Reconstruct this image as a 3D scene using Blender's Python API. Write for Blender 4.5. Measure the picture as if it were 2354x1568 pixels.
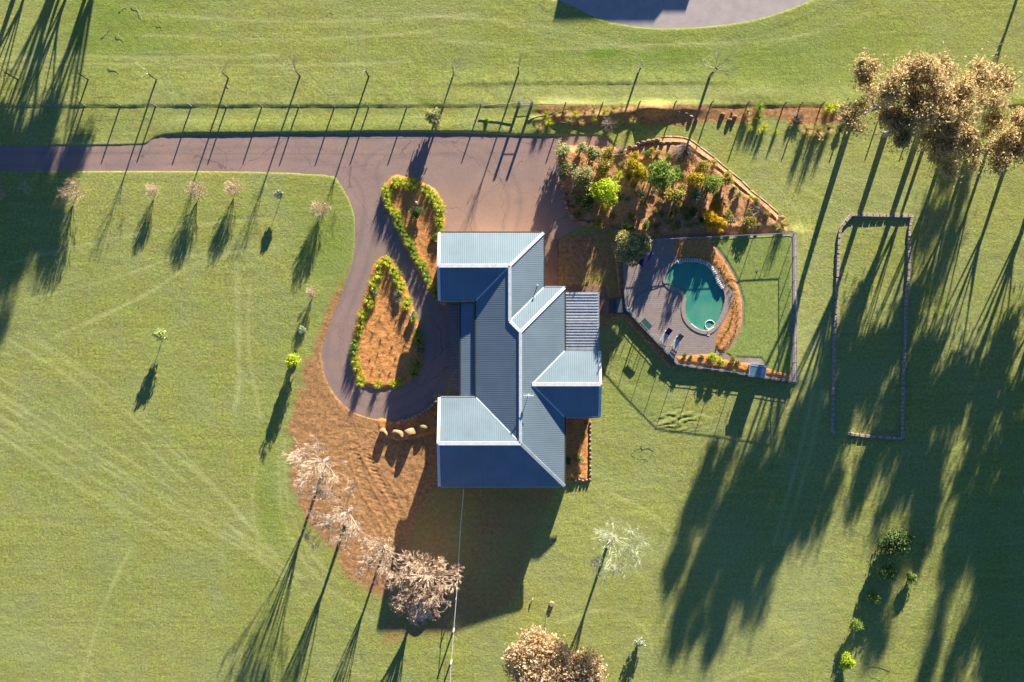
import bpy, math, random
import numpy as np
from mathutils import Vector

for o in list(bpy.data.objects): bpy.data.objects.remove(o)
S = bpy.context.scene
COL = S.collection

# ------------------------------------------------------------------ camera, sky, sun, exposure
H = 110.0            # camera height over the lawn (m)
PX = 20.0            # ground pixels of the layout sketch per metre
cam = bpy.data.cameras.new('camera'); cam_o = bpy.data.objects.new('camera', cam); COL.objects.link(cam_o)
cam_o.location = (0, 0, H); cam_o.rotation_euler = (0, 0, 0)
cam.sensor_width = 36; cam.lens = 36 * H * PX / 2354.0
cam.clip_start = 0.5; cam.clip_end = 8000
S.camera = cam_o
SUN_EL = math.radians(11.7); SUN_RO = math.atan2(.317, .948)
W = bpy.data.worlds.new("World"); S.world = W; W.use_nodes = True
wn = W.node_tree; bg = wn.nodes['Background']
sky = wn.nodes.new('ShaderNodeTexSky'); sky.sky_type = 'NISHITA'; sky.sun_disc = False
sky.air_density = 0.7; sky.dust_density = 0.0; sky.ozone_density = 5.0; sky.sun_elevation = SUN_EL; sky.sun_rotation = SUN_RO
wn.links.new(sky.outputs[0], bg.inputs[0]); bg.inputs[1].default_value = 0.05
sl = bpy.data.lights.new('sun', 'SUN'); sl.energy = 5.0; sl.angle = math.radians(0.5); sl.color = (1.0, .91, .74)
so = bpy.data.objects.new('sun', sl); COL.objects.link(so); so.location = (20, 60, 60)
so.rotation_euler = Vector((math.sin(SUN_RO)*math.cos(SUN_EL), math.cos(SUN_RO)*math.cos(SUN_EL), math.sin(SUN_EL))).to_track_quat('Z', 'Y').to_euler()
S.view_settings.view_transform = 'Standard'; S.view_settings.look = 'None'
S.view_settings.gamma = 1; S.view_settings.exposure = 1.72
S.render.engine = 'CYCLES'

# ------------------------------------------------------------------ helpers
R = math.radians
rnd = random.Random(7)
def P(u, v, h=0.0):
    """sketch pixel of a point at height h -> world x, y, h"""
    k = (1 - h / H) / PX
    return ((u - 1177) * k, (784 - v) * k, h)
def P2(pts, h=0.0): return np.array([P(u, v, h)[:2] for u, v in pts])
def smooth(pts, n=6, closed=True):
    pts = [np.array(p, float) for p in pts]; out = []; m = len(pts)
    for i in range(m if closed else m-1):
        if closed: a, b, c, d = pts[i-1], pts[i], pts[(i+1) % m], pts[(i+2) % m]
        else: a, b, c, d = pts[max(i-1, 0)], pts[i], pts[i+1], pts[min(i+2, m-1)]
        for k in range(n):
            t = k / n
            out.append(.5*((2*b)+(-a+c)*t+(2*a-5*b+4*c-d)*t*t+(-a+3*b-3*c+d)*t**3))
    if not closed: out.append(pts[-1])
    return np.array(out)
def sdist(poly, X, Y):
    """signed distance, positive inside"""
    X = np.asarray(X, float); Y = np.asarray(Y, float)
    ins = np.zeros(X.shape, bool); d2 = np.full(X.shape, 1e12); m = len(poly)
    for i in range(m):
        x0, y0 = poly[i]; x1, y1 = poly[(i+1) % m]
        c = ((y0 > Y) != (y1 > Y))
        with np.errstate(divide='ignore', invalid='ignore'):
            xi = (x1-x0)*(Y-y0)/((y1-y0) if y1 != y0 else 1e-12)+x0
        ins ^= (c & (X < xi))
        dx, dy = x1-x0, y1-y0; L = dx*dx+dy*dy+1e-12
        t = np.clip(((X-x0)*dx+(Y-y0)*dy)/L, 0, 1)
        d2 = np.minimum(d2, (X-x0-t*dx)**2+(Y-y0-t*dy)**2)
    return np.where(ins, 1, -1)*np.sqrt(d2)
def ldist(pts, X, Y):
    d2 = np.full(X.shape, 1e12)
    for (x0, y0), (x1, y1) in zip(pts[:-1], pts[1:]):
        dx, dy = x1-x0, y1-y0; L = dx*dx+dy*dy+1e-12
        t = np.clip(((X-x0)*dx+(Y-y0)*dy)/L, 0, 1)
        d2 = np.minimum(d2, (X-x0-t*dx)**2+(Y-y0-t*dy)**2)
    return np.sqrt(d2)
def hsh(ix, iy, seed):
    n = (ix.astype(np.int64)*374761393+iy.astype(np.int64)*668265263+seed*1442695041) & 0xffffffff
    n = ((n ^ (n >> 13))*1274126177) & 0xffffffff
    return ((n ^ (n >> 16)) & 0xffff)/65535.0
def vnoise(X, Y, sc, seed):
    x = X*sc+1000; y = Y*sc+1000; ix = np.floor(x); iy = np.floor(y); fx = x-ix; fy = y-iy
    fx = fx*fx*(3-2*fx); fy = fy*fy*(3-2*fy)
    a = hsh(ix, iy, seed); b = hsh(ix+1, iy, seed); c = hsh(ix, iy+1, seed); d = hsh(ix+1, iy+1, seed)
    return (a*(1-fx)+b*fx)*(1-fy)+(c*(1-fx)+d*fx)*fy
def fbm(X, Y, sc, seed, oc=4):
    s = 0; a = 1; t = 0
    for k in range(oc): s = s+a*vnoise(X, Y, sc*2**k, seed+k); t += a; a *= .5
    return s/t
def sstep(a, b, x):
    t = np.clip((x-a)/(b-a), 0, 1); return t*t*(3-2*t)

def tag(o, label=None, cat=None, group=None, kind=None):
    if label: o['label'] = label
    if cat: o['category'] = cat
    if group: o['group'] = group
    if kind: o['kind'] = kind
    return o
def empty(name, loc, rz=0):
    o = bpy.data.objects.new(name, None); COL.objects.link(o); o.location = loc; o.rotation_euler = (0, 0, rz)
    o.empty_display_size = .2
    return o
def link(name, me, mats, parent=None, loc=(0, 0, 0)):
    o = bpy.data.objects.new(name, me); COL.objects.link(o)
    if mats is not None:
        for m in (mats if isinstance(mats, (list, tuple)) else [mats]):
            if len(me.materials) < (len(mats) if isinstance(mats, (list, tuple)) else 1): me.materials.append(m)
    if parent: o.parent = parent
    o.location = loc
    return o
def copy_tree(o, parent=None):
    c = o.copy(); COL.objects.link(c); c.parent = parent
    for ch in o.children: copy_tree(ch, c)
    return c

def np_mesh(name, V, F, smoothf=False):
    """V (n,3); F (m,k) uniform polygon size"""
    me = bpy.data.meshes.new(name); V = np.asarray(V, np.float32); F = np.asarray(F, np.int32)
    me.vertices.add(len(V)); me.vertices.foreach_set('co', V.ravel())
    k = F.shape[1]; me.loops.add(F.size); me.loops.foreach_set('vertex_index', F.ravel())
    me.polygons.add(len(F)); me.polygons.foreach_set('loop_start', np.arange(0, F.size, k, dtype=np.int32))
    me.polygons.foreach_set('loop_total', np.full(len(F), k, np.int32))
    if smoothf: me.polygons.foreach_set('use_smooth', np.ones(len(F), bool))
    me.update(calc_edges=True); me.validate()
    return me

class MB:
    def __init__(s): s.v = []; s.f = []; s.m = []
    def add(s, vs, fs, mi=0):
        b = len(s.v); s.v += [tuple(p) for p in vs]; s.f += [tuple(i+b for i in f) for f in fs]; s.m += [mi]*len(fs)
    def box(s, c, size, rz=0, mi=0, tilt=0, taper=1.0):
        cx, cy, cz = c; a, b, h = size[0]/2, size[1]/2, size[2]/2; vs = []
        for z in (-h, h):
            k = taper if z > 0 else 1
            for x, y in ((-a, -b), (a, -b), (a, b), (-a, b)):
                x *= k; y *= k
                zz = z*math.cos(tilt)+y*math.sin(tilt); yy = y*math.cos(tilt)-z*math.sin(tilt)
                vs.append((cx+x*math.cos(rz)-yy*math.sin(rz), cy+x*math.sin(rz)+yy*math.cos(rz), cz+zz))
        s.add(vs, [(0, 3, 2, 1), (4, 5, 6, 7), (0, 1, 5, 4), (1, 2, 6, 5), (2, 3, 7, 6), (3, 0, 4, 7)], mi)
    def beam(s, p0, p1, w, h, mi=0):
        p0 = Vector(p0); p1 = Vector(p1); d = (p1-p0).normalized()
        up = Vector((0, 0, 1)) if abs(d.z) < .95 else Vector((0, 1, 0))
        a = d.cross(up).normalized()*w/2; b = a.cross(d).normalized()*h/2
        vs = [p+q for p in (p0, p1) for q in (-a-b, a-b, a+b, -a+b)]
        s.add(vs, [(0, 3, 2, 1), (4, 5, 6, 7), (0, 1, 5, 4), (1, 2, 6, 5), (2, 3, 7, 6), (3, 0, 4, 7)], mi)
    def tube(s, pts, r, n=8, mi=0, cap=True):
        pts = [Vector(p) for p in pts]; rs = r if isinstance(r, (list, tuple)) else [r]*len(pts); vs = []; m = len(pts)
        for i, p in enumerate(pts):
            d = (pts[min(i+1, m-1)]-pts[max(i-1, 0)]).normalized()
            up = Vector((0, 0, 1)) if abs(d.z) < .9 else Vector((0, 1, 0))
            a = d.cross(up).normalized(); b = a.cross(d).normalized()
            for k in range(n):
                t = 2*math.pi*k/n; vs.append(p+(a*math.cos(t)+b*math.sin(t))*rs[i])
        fs = [(i*n+k, i*n+(k+1) % n, (i+1)*n+(k+1) % n, (i+1)*n+k) for i in range(m-1) for k in range(n)]
        if cap: fs += [tuple(range(n-1, -1, -1)), tuple((m-1)*n+k for k in range(n))]
        s.add(vs, fs, mi)
    def prism(s, pts, z0, z1, mi=0, top=True):
        n = len(pts); vs = [(x, y, z0) for x, y in pts]+[(x, y, z1) for x, y in pts]
        fs = [(i, (i+1) % n, n+(i+1) % n, n+i) for i in range(n)]
        if top: fs += [tuple(range(n, 2*n)), tuple(range(n-1, -1, -1))]
        s.add(vs, fs, mi)
    def mesh(s, name, sm=False):
        me = bpy.data.meshes.new(name); me.from_pydata([tuple(v) for v in s.v], [], s.f)
        me.polygons.foreach_set('material_index', s.m)
        if sm: me.polygons.foreach_set('use_smooth', [True]*len(s.f))
        import bmesh
        bm = bmesh.new(); bm.from_mesh(me); bmesh.ops.recalc_face_normals(bm, faces=bm.faces); bm.to_mesh(me); bm.free()
        me.update(); return me
    def build(s, name, mats, parent=None, loc=(0, 0, 0), sm=False, bevel=0):
        o = link(name, s.mesh(name, sm), mats, parent, loc)
        if bevel:
            b = o.modifiers.new('bevel', 'BEVEL'); b.width = bevel; b.segments = 2; b.limit_method = 'ANGLE'
        return o

# ------------------------------------------------------------------ materials
def newmat(name):
    m = bpy.data.materials.new(name); m.use_nodes = True; nt = m.node_tree
    return m, nt, nt.nodes, nt.links, nt.nodes['Principled BSDF']
def noise(nt, vec, scale, detail=4, rough=.6, dist=0):
    n = nt.nodes.new('ShaderNodeTexNoise'); n.inputs['Scale'].default_value = scale
    n.inputs['Detail'].default_value = detail; n.inputs['Roughness'].default_value = rough; n.inputs['Distortion'].default_value = dist
    nt.links.new(vec, n.inputs['Vector']); return n.outputs['Fac']
def ramp(nt, fac, stops):
    r = nt.nodes.new('ShaderNodeValToRGB'); e = r.color_ramp.elements
    while len(e) < len(stops): e.new(.5)
    for k, (p, c) in enumerate(stops): e[k].position = p; e[k].color = (*c, 1)
    nt.links.new(fac, r.inputs[0]); return r.outputs[0]
def mixc(nt, fac, a, b, mode='MIX'):
    m = nt.nodes.new('ShaderNodeMix'); m.data_type = 'RGBA'; m.blend_type = mode
    for sock, val in ((m.inputs[0], fac), (m.inputs[6], a), (m.inputs[7], b)):
        if isinstance(val, (int, float)): sock.default_value = val
        elif isinstance(val, tuple): sock.default_value = (*val, 1)
        else: nt.links.new(val, sock)
    return m.outputs[2]
def mth(nt, op, a, b=0.0, c=None):
    m = nt.nodes.new('ShaderNodeMath'); m.operation = op
    for i, val in enumerate((a, b, c)):
        if val is None: continue
        if isinstance(val, (int, float)): m.inputs[i].default_value = val
        else: nt.links.new(val, m.inputs[i])
    return m.outputs[0]
def bump(nt, h, strength, dist, normal=None):
    b = nt.nodes.new('ShaderNodeBump'); b.inputs['Strength'].default_value = strength; b.inputs['Distance'].default_value = dist
    nt.links.new(h, b.inputs['Height'])
    if normal: nt.links.new(normal, b.inputs['Normal'])
    return b.outputs[0]
def geo(nt):
    return nt.nodes.new('ShaderNodeNewGeometry')
def objc(nt):
    return nt.nodes.new('ShaderNodeTexCoord').outputs['Object']

def noisy(name, c1, c2, scale=3, rough=.8, bstr=.4, bdist=.02, c3=None, spec=.3, bscale=None):
    m, nt, N, L, B = newmat(name); v = objc(nt)
    f = noise(nt, v, scale, 6, .65)
    st = [(.32, c1), (.68, c2)] if c3 is None else [(.3, c1), (.55, c2), (.72, c3)]
    L.new(ramp(nt, f, st), B.inputs['Base Color']); B.inputs['Roughness'].default_value = rough
    B.inputs['Specular IOR Level'].default_value = spec
    if bstr: L.new(bump(nt, noise(nt, v, bscale or scale*3, 5, .7), bstr, bdist), B.inputs['Normal'])
    return m
def leafmat(name, c1, c2, c3=None, trans=.25):
    m, nt, N, L, B = newmat(name); g = geo(nt)
    st = [(0, c1), (1, c2)] if c3 is None else [(0, c1), (.55, c2), (1, c3)]
    c = ramp(nt, g.outputs['Random Per Island'], st)
    L.new(c, B.inputs['Base Color']); B.inputs['Roughness'].default_value = .55; B.inputs['Specular IOR Level'].default_value = .25
    t = N.new('ShaderNodeBsdfTranslucent'); L.new(c, t.inputs[0]); mx = N.new('ShaderNodeMixShader'); mx.inputs[0].default_value = trans
    L.new(B.outputs[0], mx.inputs[1]); L.new(t.outputs[0], mx.inputs[2]); L.new(mx.outputs[0], N['Material Output'].inputs[0])
    return m

M = {}
# ground: grass with bare earth, lush and straw-coloured patches given by a point attribute
m, nt, N, L, B = newmat('lawn_and_earth'); v = objc(nt)
at = N.new('ShaderNodeAttribute'); at.attribute_name = 'cover'
sp = N.new('ShaderNodeSeparateColor'); L.new(at.outputs['Color'], sp.inputs[0])
f1 = noise(nt, v, 3.2, 8, .72); f2 = noise(nt, v, .09, 5, .6); f3 = noise(nt, v, .6, 6, .7); f4 = noise(nt, v, 9.0, 3, .7)
grass = ramp(nt, f1, [(.33, (.180, .198, .038)), (.50, (.390, .402, .095)), (.66, (.62, .61, .20))])
grass = mixc(nt, f2, grass, mixc(nt, .6, grass, (.20, .30, .06)))
sxy = N.new('ShaderNodeSeparateXYZ'); L.new(v, sxy.inputs[0]); npad = N.new('ShaderNodeMapRange'); npad.inputs[1].default_value = 22; npad.inputs[2].default_value = 27; L.new(sxy.outputs[1], npad.inputs[0])
for rot_, sc_ in ((0.02, (.12, 2.2, 1)), (.66, (.10, 1.7, 1))):
    mp = N.new('ShaderNodeMapping'); mp.inputs['Rotation'].default_value = (0, 0, rot_); mp.inputs['Scale'].default_value = sc_; L.new(v, mp.inputs[0])
    st_ = ramp(nt, noise(nt, mp.outputs[0], 1.0, 5, .6), [(.36, (.80, .80, .76)), (.64, (1.14, 1.13, 1.10))])
    grass = mixc(nt, mth(nt, 'MULTIPLY', npad.outputs[0], .7) if rot_ < .1 else mth(nt, 'MULTIPLY', mth(nt, 'SUBTRACT', 1.0, npad.outputs[0]), .55), grass, st_, 'MULTIPLY')
brown = ramp(nt, f3, [(.40, (0, 0, 0)), (.68, (1, 1, 1))])
grass = mixc(nt, mth(nt, 'MULTIPLY', brown, .42), grass, (.33, .255, .11))
big = ramp(nt, noise(nt, v, .16, 5, .65, .6), [(.42, (0, 0, 0)), (.62, (1, 1, 1))])
grass = mixc(nt, mth(nt, 'MULTIPLY', big, .35), grass, mixc(nt, f1, (.20, .24, .11), (.42, .47, .24)))
grass = mixc(nt, mth(nt, 'MULTIPLY', sp.outputs[1], .75), grass, mixc(nt, f1, (.10, .19, .02), (.24, .38, .055)))
grass = mixc(nt, mth(nt, 'MULTIPLY', sp.outputs[2], .55), grass, mixc(nt, f1, (.42, .44, .16), (.66, .66, .30)))
dirt_and_shade = ramp(nt, noise(nt, v, 2.3, 8, .75), [(.30, (.19, .10, .04)), (.50, (.45, .24, .105)), (.72, (.66, .39, .19))])
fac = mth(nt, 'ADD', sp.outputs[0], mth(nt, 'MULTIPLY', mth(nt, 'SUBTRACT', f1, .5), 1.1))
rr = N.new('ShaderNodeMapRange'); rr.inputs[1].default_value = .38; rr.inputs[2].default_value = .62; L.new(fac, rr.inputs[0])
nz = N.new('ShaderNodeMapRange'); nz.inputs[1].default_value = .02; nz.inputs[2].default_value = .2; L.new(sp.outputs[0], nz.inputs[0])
L.new(mixc(nt, mth(nt, 'MULTIPLY', rr.outputs[0], nz.outputs[0]), grass, dirt_and_shade), B.inputs['Base Color'])
B.inputs['Roughness'].default_value = .95; B.inputs['Specular IOR Level'].default_value = .1
b1 = bump(nt, noise(nt, v, 3.4, 7, .75), .62, .10)
L.new(bump(nt, f4, .8, .04, b1), B.inputs['Normal'])
M['ground'] = m
M['lawn2'] = noisy('mown_turf', (.15, .20, .045), (.30, .37, .10), 4, .95, .5, .05, (.42, .48, .16), .1)
# asphalt drive
m, nt, N, L, B = newmat('reddish_asphalt'); v = objc(nt)
c = ramp(nt, noise(nt, v, .22, 6, .6, .5), [(.32, (.27, .185, .165)), (.52, (.36, .235, .195)), (.70, (.46, .28, .20))])
c = mixc(nt, .5, c, ramp(nt, noise(nt, v, 14, 3, .8), [(.35, (.22, .165, .155)), (.65, (.50, .36, .31))]))
at = N.new('ShaderNodeAttribute'); at.attribute_name = 'cover'
sp = N.new('ShaderNodeSeparateColor'); L.new(at.outputs['Color'], sp.inputs[0])
c = mixc(nt, sp.outputs[0], c, mixc(nt, f'' or .5, (.52, .29, .17), c))
c = mixc(nt, mth(nt, 'MULTIPLY', sp.outputs[1], .7), c, (.20, .165, .165))
vo = N.new('ShaderNodeTexVoronoi'); vo.feature = 'DISTANCE_TO_EDGE'; vo.inputs['Scale'].default_value = .16
dn = N.new('ShaderNodeTexNoise'); dn.inputs['Scale'].default_value = .8; L.new(v, dn.inputs['Vector'])
va = N.new('ShaderNodeVectorMath'); va.operation = 'MULTIPLY_ADD'; va.inputs[1].default_value = (1.4, 1.4, 0); L.new(dn.outputs['Color'], va.inputs[0]); L.new(v, va.inputs[2]); L.new(va.outputs[0], vo.inputs['Vector'])
cr = mth(nt, 'LESS_THAN', vo.outputs['Distance'], .0035)
c = mixc(nt, mth(nt, 'MULTIPLY', cr, .45), c, (.10, .08, .075))
L.new(c, B.inputs['Base Color']); B.inputs['Roughness'].default_value = .9; B.inputs['Specular IOR Level'].default_value = .2
L.new(bump(nt, noise(nt, v, 1.1, 7, .6), .25, .05), B.inputs['Normal'])
M['asphalt'] = m
M['concrete2'] = noisy('pale_concrete', (.42, .36, .35), (.52, .45, .43), .8, .9, .15, .02)
# bark mulch
m, nt, N, L, B = newmat('bark_mulch'); v = objc(nt)
mp = N.new('ShaderNodeMapping'); mp.inputs['Scale'].default_value = (1, 1.7, 1); L.new(v, mp.inputs[0])
f = noise(nt, mp.outputs[0], 4.5, 8, .75, .8)
c = ramp(nt, f, [(.30, (.20, .07, .025)), (.46, (.62, .26, .085)), (.60, (.90, .44, .15)), (.78, (.98, .66, .32))])
c = mixc(nt, ramp(nt, noise(nt, v, .5, 3), [(.4, (0, 0, 0)), (.7, (1, 1, 1))]), c, mixc(nt, .5, c, (.50, .22, .10)))
L.new(c, B.inputs['Base Color']); B.inputs['Roughness'].default_value = .95; B.inputs['Specular IOR Level'].default_value = .1
L.new(bump(nt, f, .8, .10), B.inputs['Normal']); M['mulch'] = m
m = M['mulch'].copy(); m.name = 'weathered_mulch'; M['mulch2'] = m
for n in m.node_tree.nodes:
    if n.type == 'VALTORGB' and len(n.color_ramp.elements) == 4:
        for e, cc in zip(n.color_ramp.elements, [(.16, .07, .03), (.52, .26, .12), (.78, .45, .24), (.92, .70, .48)]): e.color = (*cc, 1)
# pavers
def pavermat(name, c1, c2, mort, bw=.42, bh=.22, rot=0):
    m, nt, N, L, B = newmat(name); v = objc(nt)
    mp = N.new('ShaderNodeMapping'); mp.inputs['Rotation'].default_value = (0, 0, rot); L.new(v, mp.inputs[0])
    b = N.new('ShaderNodeTexBrick'); b.inputs['Scale'].default_value = 1; b.inputs['Brick Width'].default_value = bw; b.inputs['Row Height'].default_value = bh
    b.inputs['Mortar Size'].default_value = .016; b.inputs['Mortar Smooth'].default_value = .3
    b.inputs['Color1'].default_value = (*c1, 1); b.inputs['Color2'].default_value = (*c2, 1); b.inputs['Mortar'].default_value = (*mort, 1)
    L.new(mp.outputs[0], b.inputs['Vector'])
    c = mixc(nt, ramp(nt, noise(nt, v, 1.3, 6, .7), [(.35, (0, 0, 0)), (.7, (1, 1, 1))]), b.outputs[0], mixc(nt, .35, b.outputs[0], (.42, .30, .24)))
    L.new(c, B.inputs['Base Color']); B.inputs['Roughness'].default_value = .85
    L.new(bump(nt, b.outputs['Fac'], -.5, .01), B.inputs['Normal']); return m
M['paver'] = pavermat('pool_pavers', (.29, .245, .235), (.38, .31, .29), (.14, .115, .115))
M['brown_paver'] = pavermat('brown_pavers', (.26, .13, .075), (.33, .17, .10), (.14, .08, .05))
M['path_paver'] = pavermat('grey_path_blocks', (.23, .23, .22), (.31, .31, .29), (.08, .08, .08), .7, .35)
M['coping'] = noisy('coping_stone', (.33, .26, .22), (.42, .34, .29), 3, .8, .3, .02)
M['rimstone'] = noisy('pale_rim_stone', (.40, .42, .43), (.66, .68, .68), 3.5, .8, .6, .06)
M['rock'] = noisy('brown_rock', (.16, .115, .085), (.30, .22, .16), 2.2, .9, .8, .08, (.40, .32, .25))
M['sandrock'] = noisy('sandstone', (.22, .13, .06), (.36, .235, .12), 1.8, .9, .7, .06, (.44, .33, .22))
M['edgerock'] = noisy('tan_edging_rock', (.30, .20, .13), (.50, .37, .26), 2.2, .9, .8, .08, (.62, .50, .38))
M['log'] = noisy('weathered_timber', (.25, .17, .12), (.45, .35, .28), 3, .9, .5, .03)
M['post'] = noisy('grey_fence_timber', (.20, .18, .15), (.36, .33, .28), 6, .9, .5, .02)
M['gravel'] = noisy('loose_gravel', (.28, .21, .19), (.55, .43, .39), 6, .95, .9, .08, (.8, .68, .62))
M['render'] = noisy('retaining_block', (.20, .17, .15), (.28, .24, .21), 2, .9, .4, .03)
M['slate'] = noisy('slate_step', (.07, .10, .11), (.11, .14, .15), 2, .6, .2, .02)
M['bark'] = noisy('pale_bark', (.30, .25, .20), (.50, .44, .37), 2, .9, .5, .04)
M['darkbark'] = noisy('dark_bark', (.07, .055, .045), (.16, .12, .09), 3, .9, .6, .04)
M['twig'] = noisy('tan_twigs', (.44, .35, .27), (.68, .55, .43), 2, .85, 0)
M['twig2'] = noisy('pink_tan_twigs', (.52, .39, .29), (.78, .60, .46), 3, .85, 0)
M['paletwig'] = noisy('pale_green_twigs', (.38, .41, .26), (.60, .63, .43), 2, .85, 0)
M['youngtwig'] = noisy('olive_twigs', (.26, .27, .13), (.44, .45, .24), 2, .85, 0)
M['greytwig'] = noisy('grey_twigs', (.20, .16, .14), (.36, .29, .26), 2, .85, 0)
def plain(name, c, rough=.5, metal=0, spec=.5):
    m, nt, N, L, B = newmat(name); v = objc(nt)
    c1 = tuple(x*.88 for x in c); c2 = tuple(min(1, x*1.1) for x in c)
    L.new(ramp(nt, noise(nt, v, 2.5, 5, .6), [(.35, c1), (.65, c2)]), B.inputs['Base Color'])
    B.inputs['Roughness'].default_value = rough; B.inputs['Metallic'].default_value = metal; B.inputs['Specular IOR Level'].default_value = spec
    return m
M['white'] = plain('white_trim', (.78, .79, .78), .5)
M['flash'] = plain('ridge_flashing', (.60, .66, .68), .45)
M['alu'] = plain('grey_aluminium', (.42, .46, .50), .4, .3)
M['dark'] = plain('dark_metal', (.05, .055, .06), .5)
M['glass'] = plain('window_glass', (.03, .04, .05), .08, 0, .8)
M['brick'] = pavermat('wall_brick', (.36, .22, .15), (.42, .27, .19), (.45, .42, .38), .24, .086)
M['cream'] = plain('cream_door_panel', (.55, .53, .47), .5)
M['navy'] = plain('navy_canvas', (.018, .026, .12), .9)
M['sling'] = plain('pale_sling_fabric', (.50, .50, .48), .8)
M['greysling'] = plain('grey_sling_fabric', (.16, .19, .20), .8)
M['teal'] = plain('teal_table_glass', (.05, .10, .11), .25)
M['hosewhite'] = plain('white_hose', (.75, .85, .88), .4)
M['yellowlid'] = plain('cream_lid', (.72, .60, .34), .5)
M['bluemetal'] = plain('blue_grey_sheet', (.22, .36, .47), .35, .4)
M['red'] = plain('red_petals', (.5, .03, .03), .6)
# corrugated roof sheet: ribs follow the UV along the eave
def roofmat(name, base, pitch, strength=.8, dist=.02):
    m, nt, N, L, B = newmat(name)
    uv = N.new('ShaderNodeUVMap'); sx = N.new('ShaderNodeSeparateXYZ'); L.new(uv.outputs[0], sx.inputs[0])
    s = mth(nt, 'SINE', mth(nt, 'MULTIPLY', sx.outputs[0], 2*math.pi/pitch))
    v = objc(nt); c1 = tuple(x*.90 for x in base); c2 = tuple(min(1, x*1.08) for x in base)
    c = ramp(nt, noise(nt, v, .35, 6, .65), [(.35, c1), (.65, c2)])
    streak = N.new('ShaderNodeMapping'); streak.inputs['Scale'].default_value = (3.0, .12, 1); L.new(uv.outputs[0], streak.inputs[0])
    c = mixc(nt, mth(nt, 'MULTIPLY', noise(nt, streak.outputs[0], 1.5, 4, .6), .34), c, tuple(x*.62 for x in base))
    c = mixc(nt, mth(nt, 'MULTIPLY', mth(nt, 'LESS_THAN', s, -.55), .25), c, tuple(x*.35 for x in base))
    L.new(c, B.inputs['Base Color']); B.inputs['Roughness'].default_value = .5; B.inputs['Specular IOR Level'].default_value = .3; B.inputs['Metallic'].default_value = .35
    L.new(bump(nt, s, strength, dist), B.inputs['Normal']); return m
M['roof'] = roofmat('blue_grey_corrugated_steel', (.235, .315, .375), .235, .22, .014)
# water
m, nt, N, L, B = newmat('pool_water'); N.remove(B); v = objc(nt)
tr = N.new('ShaderNodeBsdfTransparent'); tr.inputs[0].default_value = (.20, .66, .55, 1)
L.new(ramp(nt, noise(nt, v, .25, 4, .6), [(.35, (.20, .70, .66)), (.7, (.38, .85, .66))]), tr.inputs[0])
gl = N.new('ShaderNodeBsdfGlossy'); gl.inputs['Roughness'].default_value = .04
fr = N.new('ShaderNodeFresnel'); fr.inputs[0].default_value = 1.33
df = N.new('ShaderNodeBsdfDiffuse'); df.inputs[0].default_value = (.08, .62, .42, 1)
L.new(ramp(nt, noise(nt, v, .3, 4, .6), [(.35, (.10, .64, .52)), (.7, (.30, .86, .54))]), df.inputs[0]); m2 = N.new('ShaderNodeMixShader'); m2.inputs[0].default_value = .42; L.new(tr.outputs[0], m2.inputs[1]); L.new(df.outputs[0], m2.inputs[2])
mx = N.new('ShaderNodeMixShader'); L.new(fr.outputs[0], mx.inputs[0]); L.new(m2.outputs[0], mx.inputs[1]); L.new(gl.outputs[0], mx.inputs[2])
bn = bump(nt, noise(nt, v, 3, 3), .15, .02); L.new(bn, gl.inputs['Normal']); L.new(bn, fr.inputs['Normal'])
L.new(mx.outputs[0], N['Material Output'].inputs[0]); M['water'] = m
M['basin'] = noisy('pool_basin', (.45, .75, .66), (.60, .85, .76), 1, .7, 0)

# leaves
LF = {
 'euc': leafmat('gum_leaves', (.22, .23, .08), (.60, .46, .23), (.90, .66, .40), .5),
 'eucgreen': leafmat('green_gum_leaves', (.20, .28, .12), (.44, .52, .27), (.66, .72, .46), .45),
 'autumn': leafmat('faded_autumn_leaves', (.44, .30, .15), (.68, .52, .31), (.84, .72, .50), .4),
 'grey': leafmat('grey_green_leaves', (.20, .20, .08), (.42, .42, .2), (.64, .62, .34), .35),
 'olive': leafmat('olive_leaves', (.18, .17, .03), (.44, .40, .09), (.68, .60, .18), .35),
 'bright': leafmat('bright_green_leaves', (.16, .28, .015), (.50, .62, .03), (.80, .86, .10), .35),
 'yellow': leafmat('yellow_leaves', (.26, .21, .015), (.58, .48, .03), (.78, .66, .08)),
 'gold': leafmat('golden_blossom', (.45, .30, .01), (.78, .56, .02), (.85, .70, .08)),
 'dark': leafmat('dark_green_leaves', (.04, .08, .025), (.12, .20, .06), (.26, .34, .11)),
 'mid': leafmat('mid_green_leaves', (.09, .16, .03), (.25, .37, .07), (.46, .56, .14)),
 'cream': leafmat('cream_green_leaves', (.22, .22, .06), (.48, .45, .18), (.70, .66, .36)),
 'aga': leafmat('strappy_yellow_green', (.22, .28, .015), (.56, .60, .05), (.88, .86, .16), .35),
 'agad': leafmat('strappy_green', (.10, .18, .02), (.30, .42, .06), (.58, .66, .14), .35),
 'yucca': leafmat('blue_green_blades', (.06, .12, .07), (.20, .30, .18), (.50, .56, .38)),
 'straw': leafmat('straw_blades', (.30, .23, .07), (.56, .45, .17), (.75, .64, .32)),
 'sdgreen': leafmat('seedling_green', (.14, .2, .05), (.3, .38, .1)),
 'weed': leafmat('weed_leaves', (.10, .17, .03), (.34, .40, .08), (.55, .46, .2)),
 'whitefl': leafmat('white_petals', (.7, .7, .66), (.85, .85, .82)),
 'palegreen': leafmat('pale_sapling_leaves', (.20, .28, .06), (.42, .50, .17), (.62, .66, .34)),
 'silver': leafmat('silver_green_leaves', (.22, .28, .18), (.40, .46, .32), (.58, .62, .46)),
}

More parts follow.
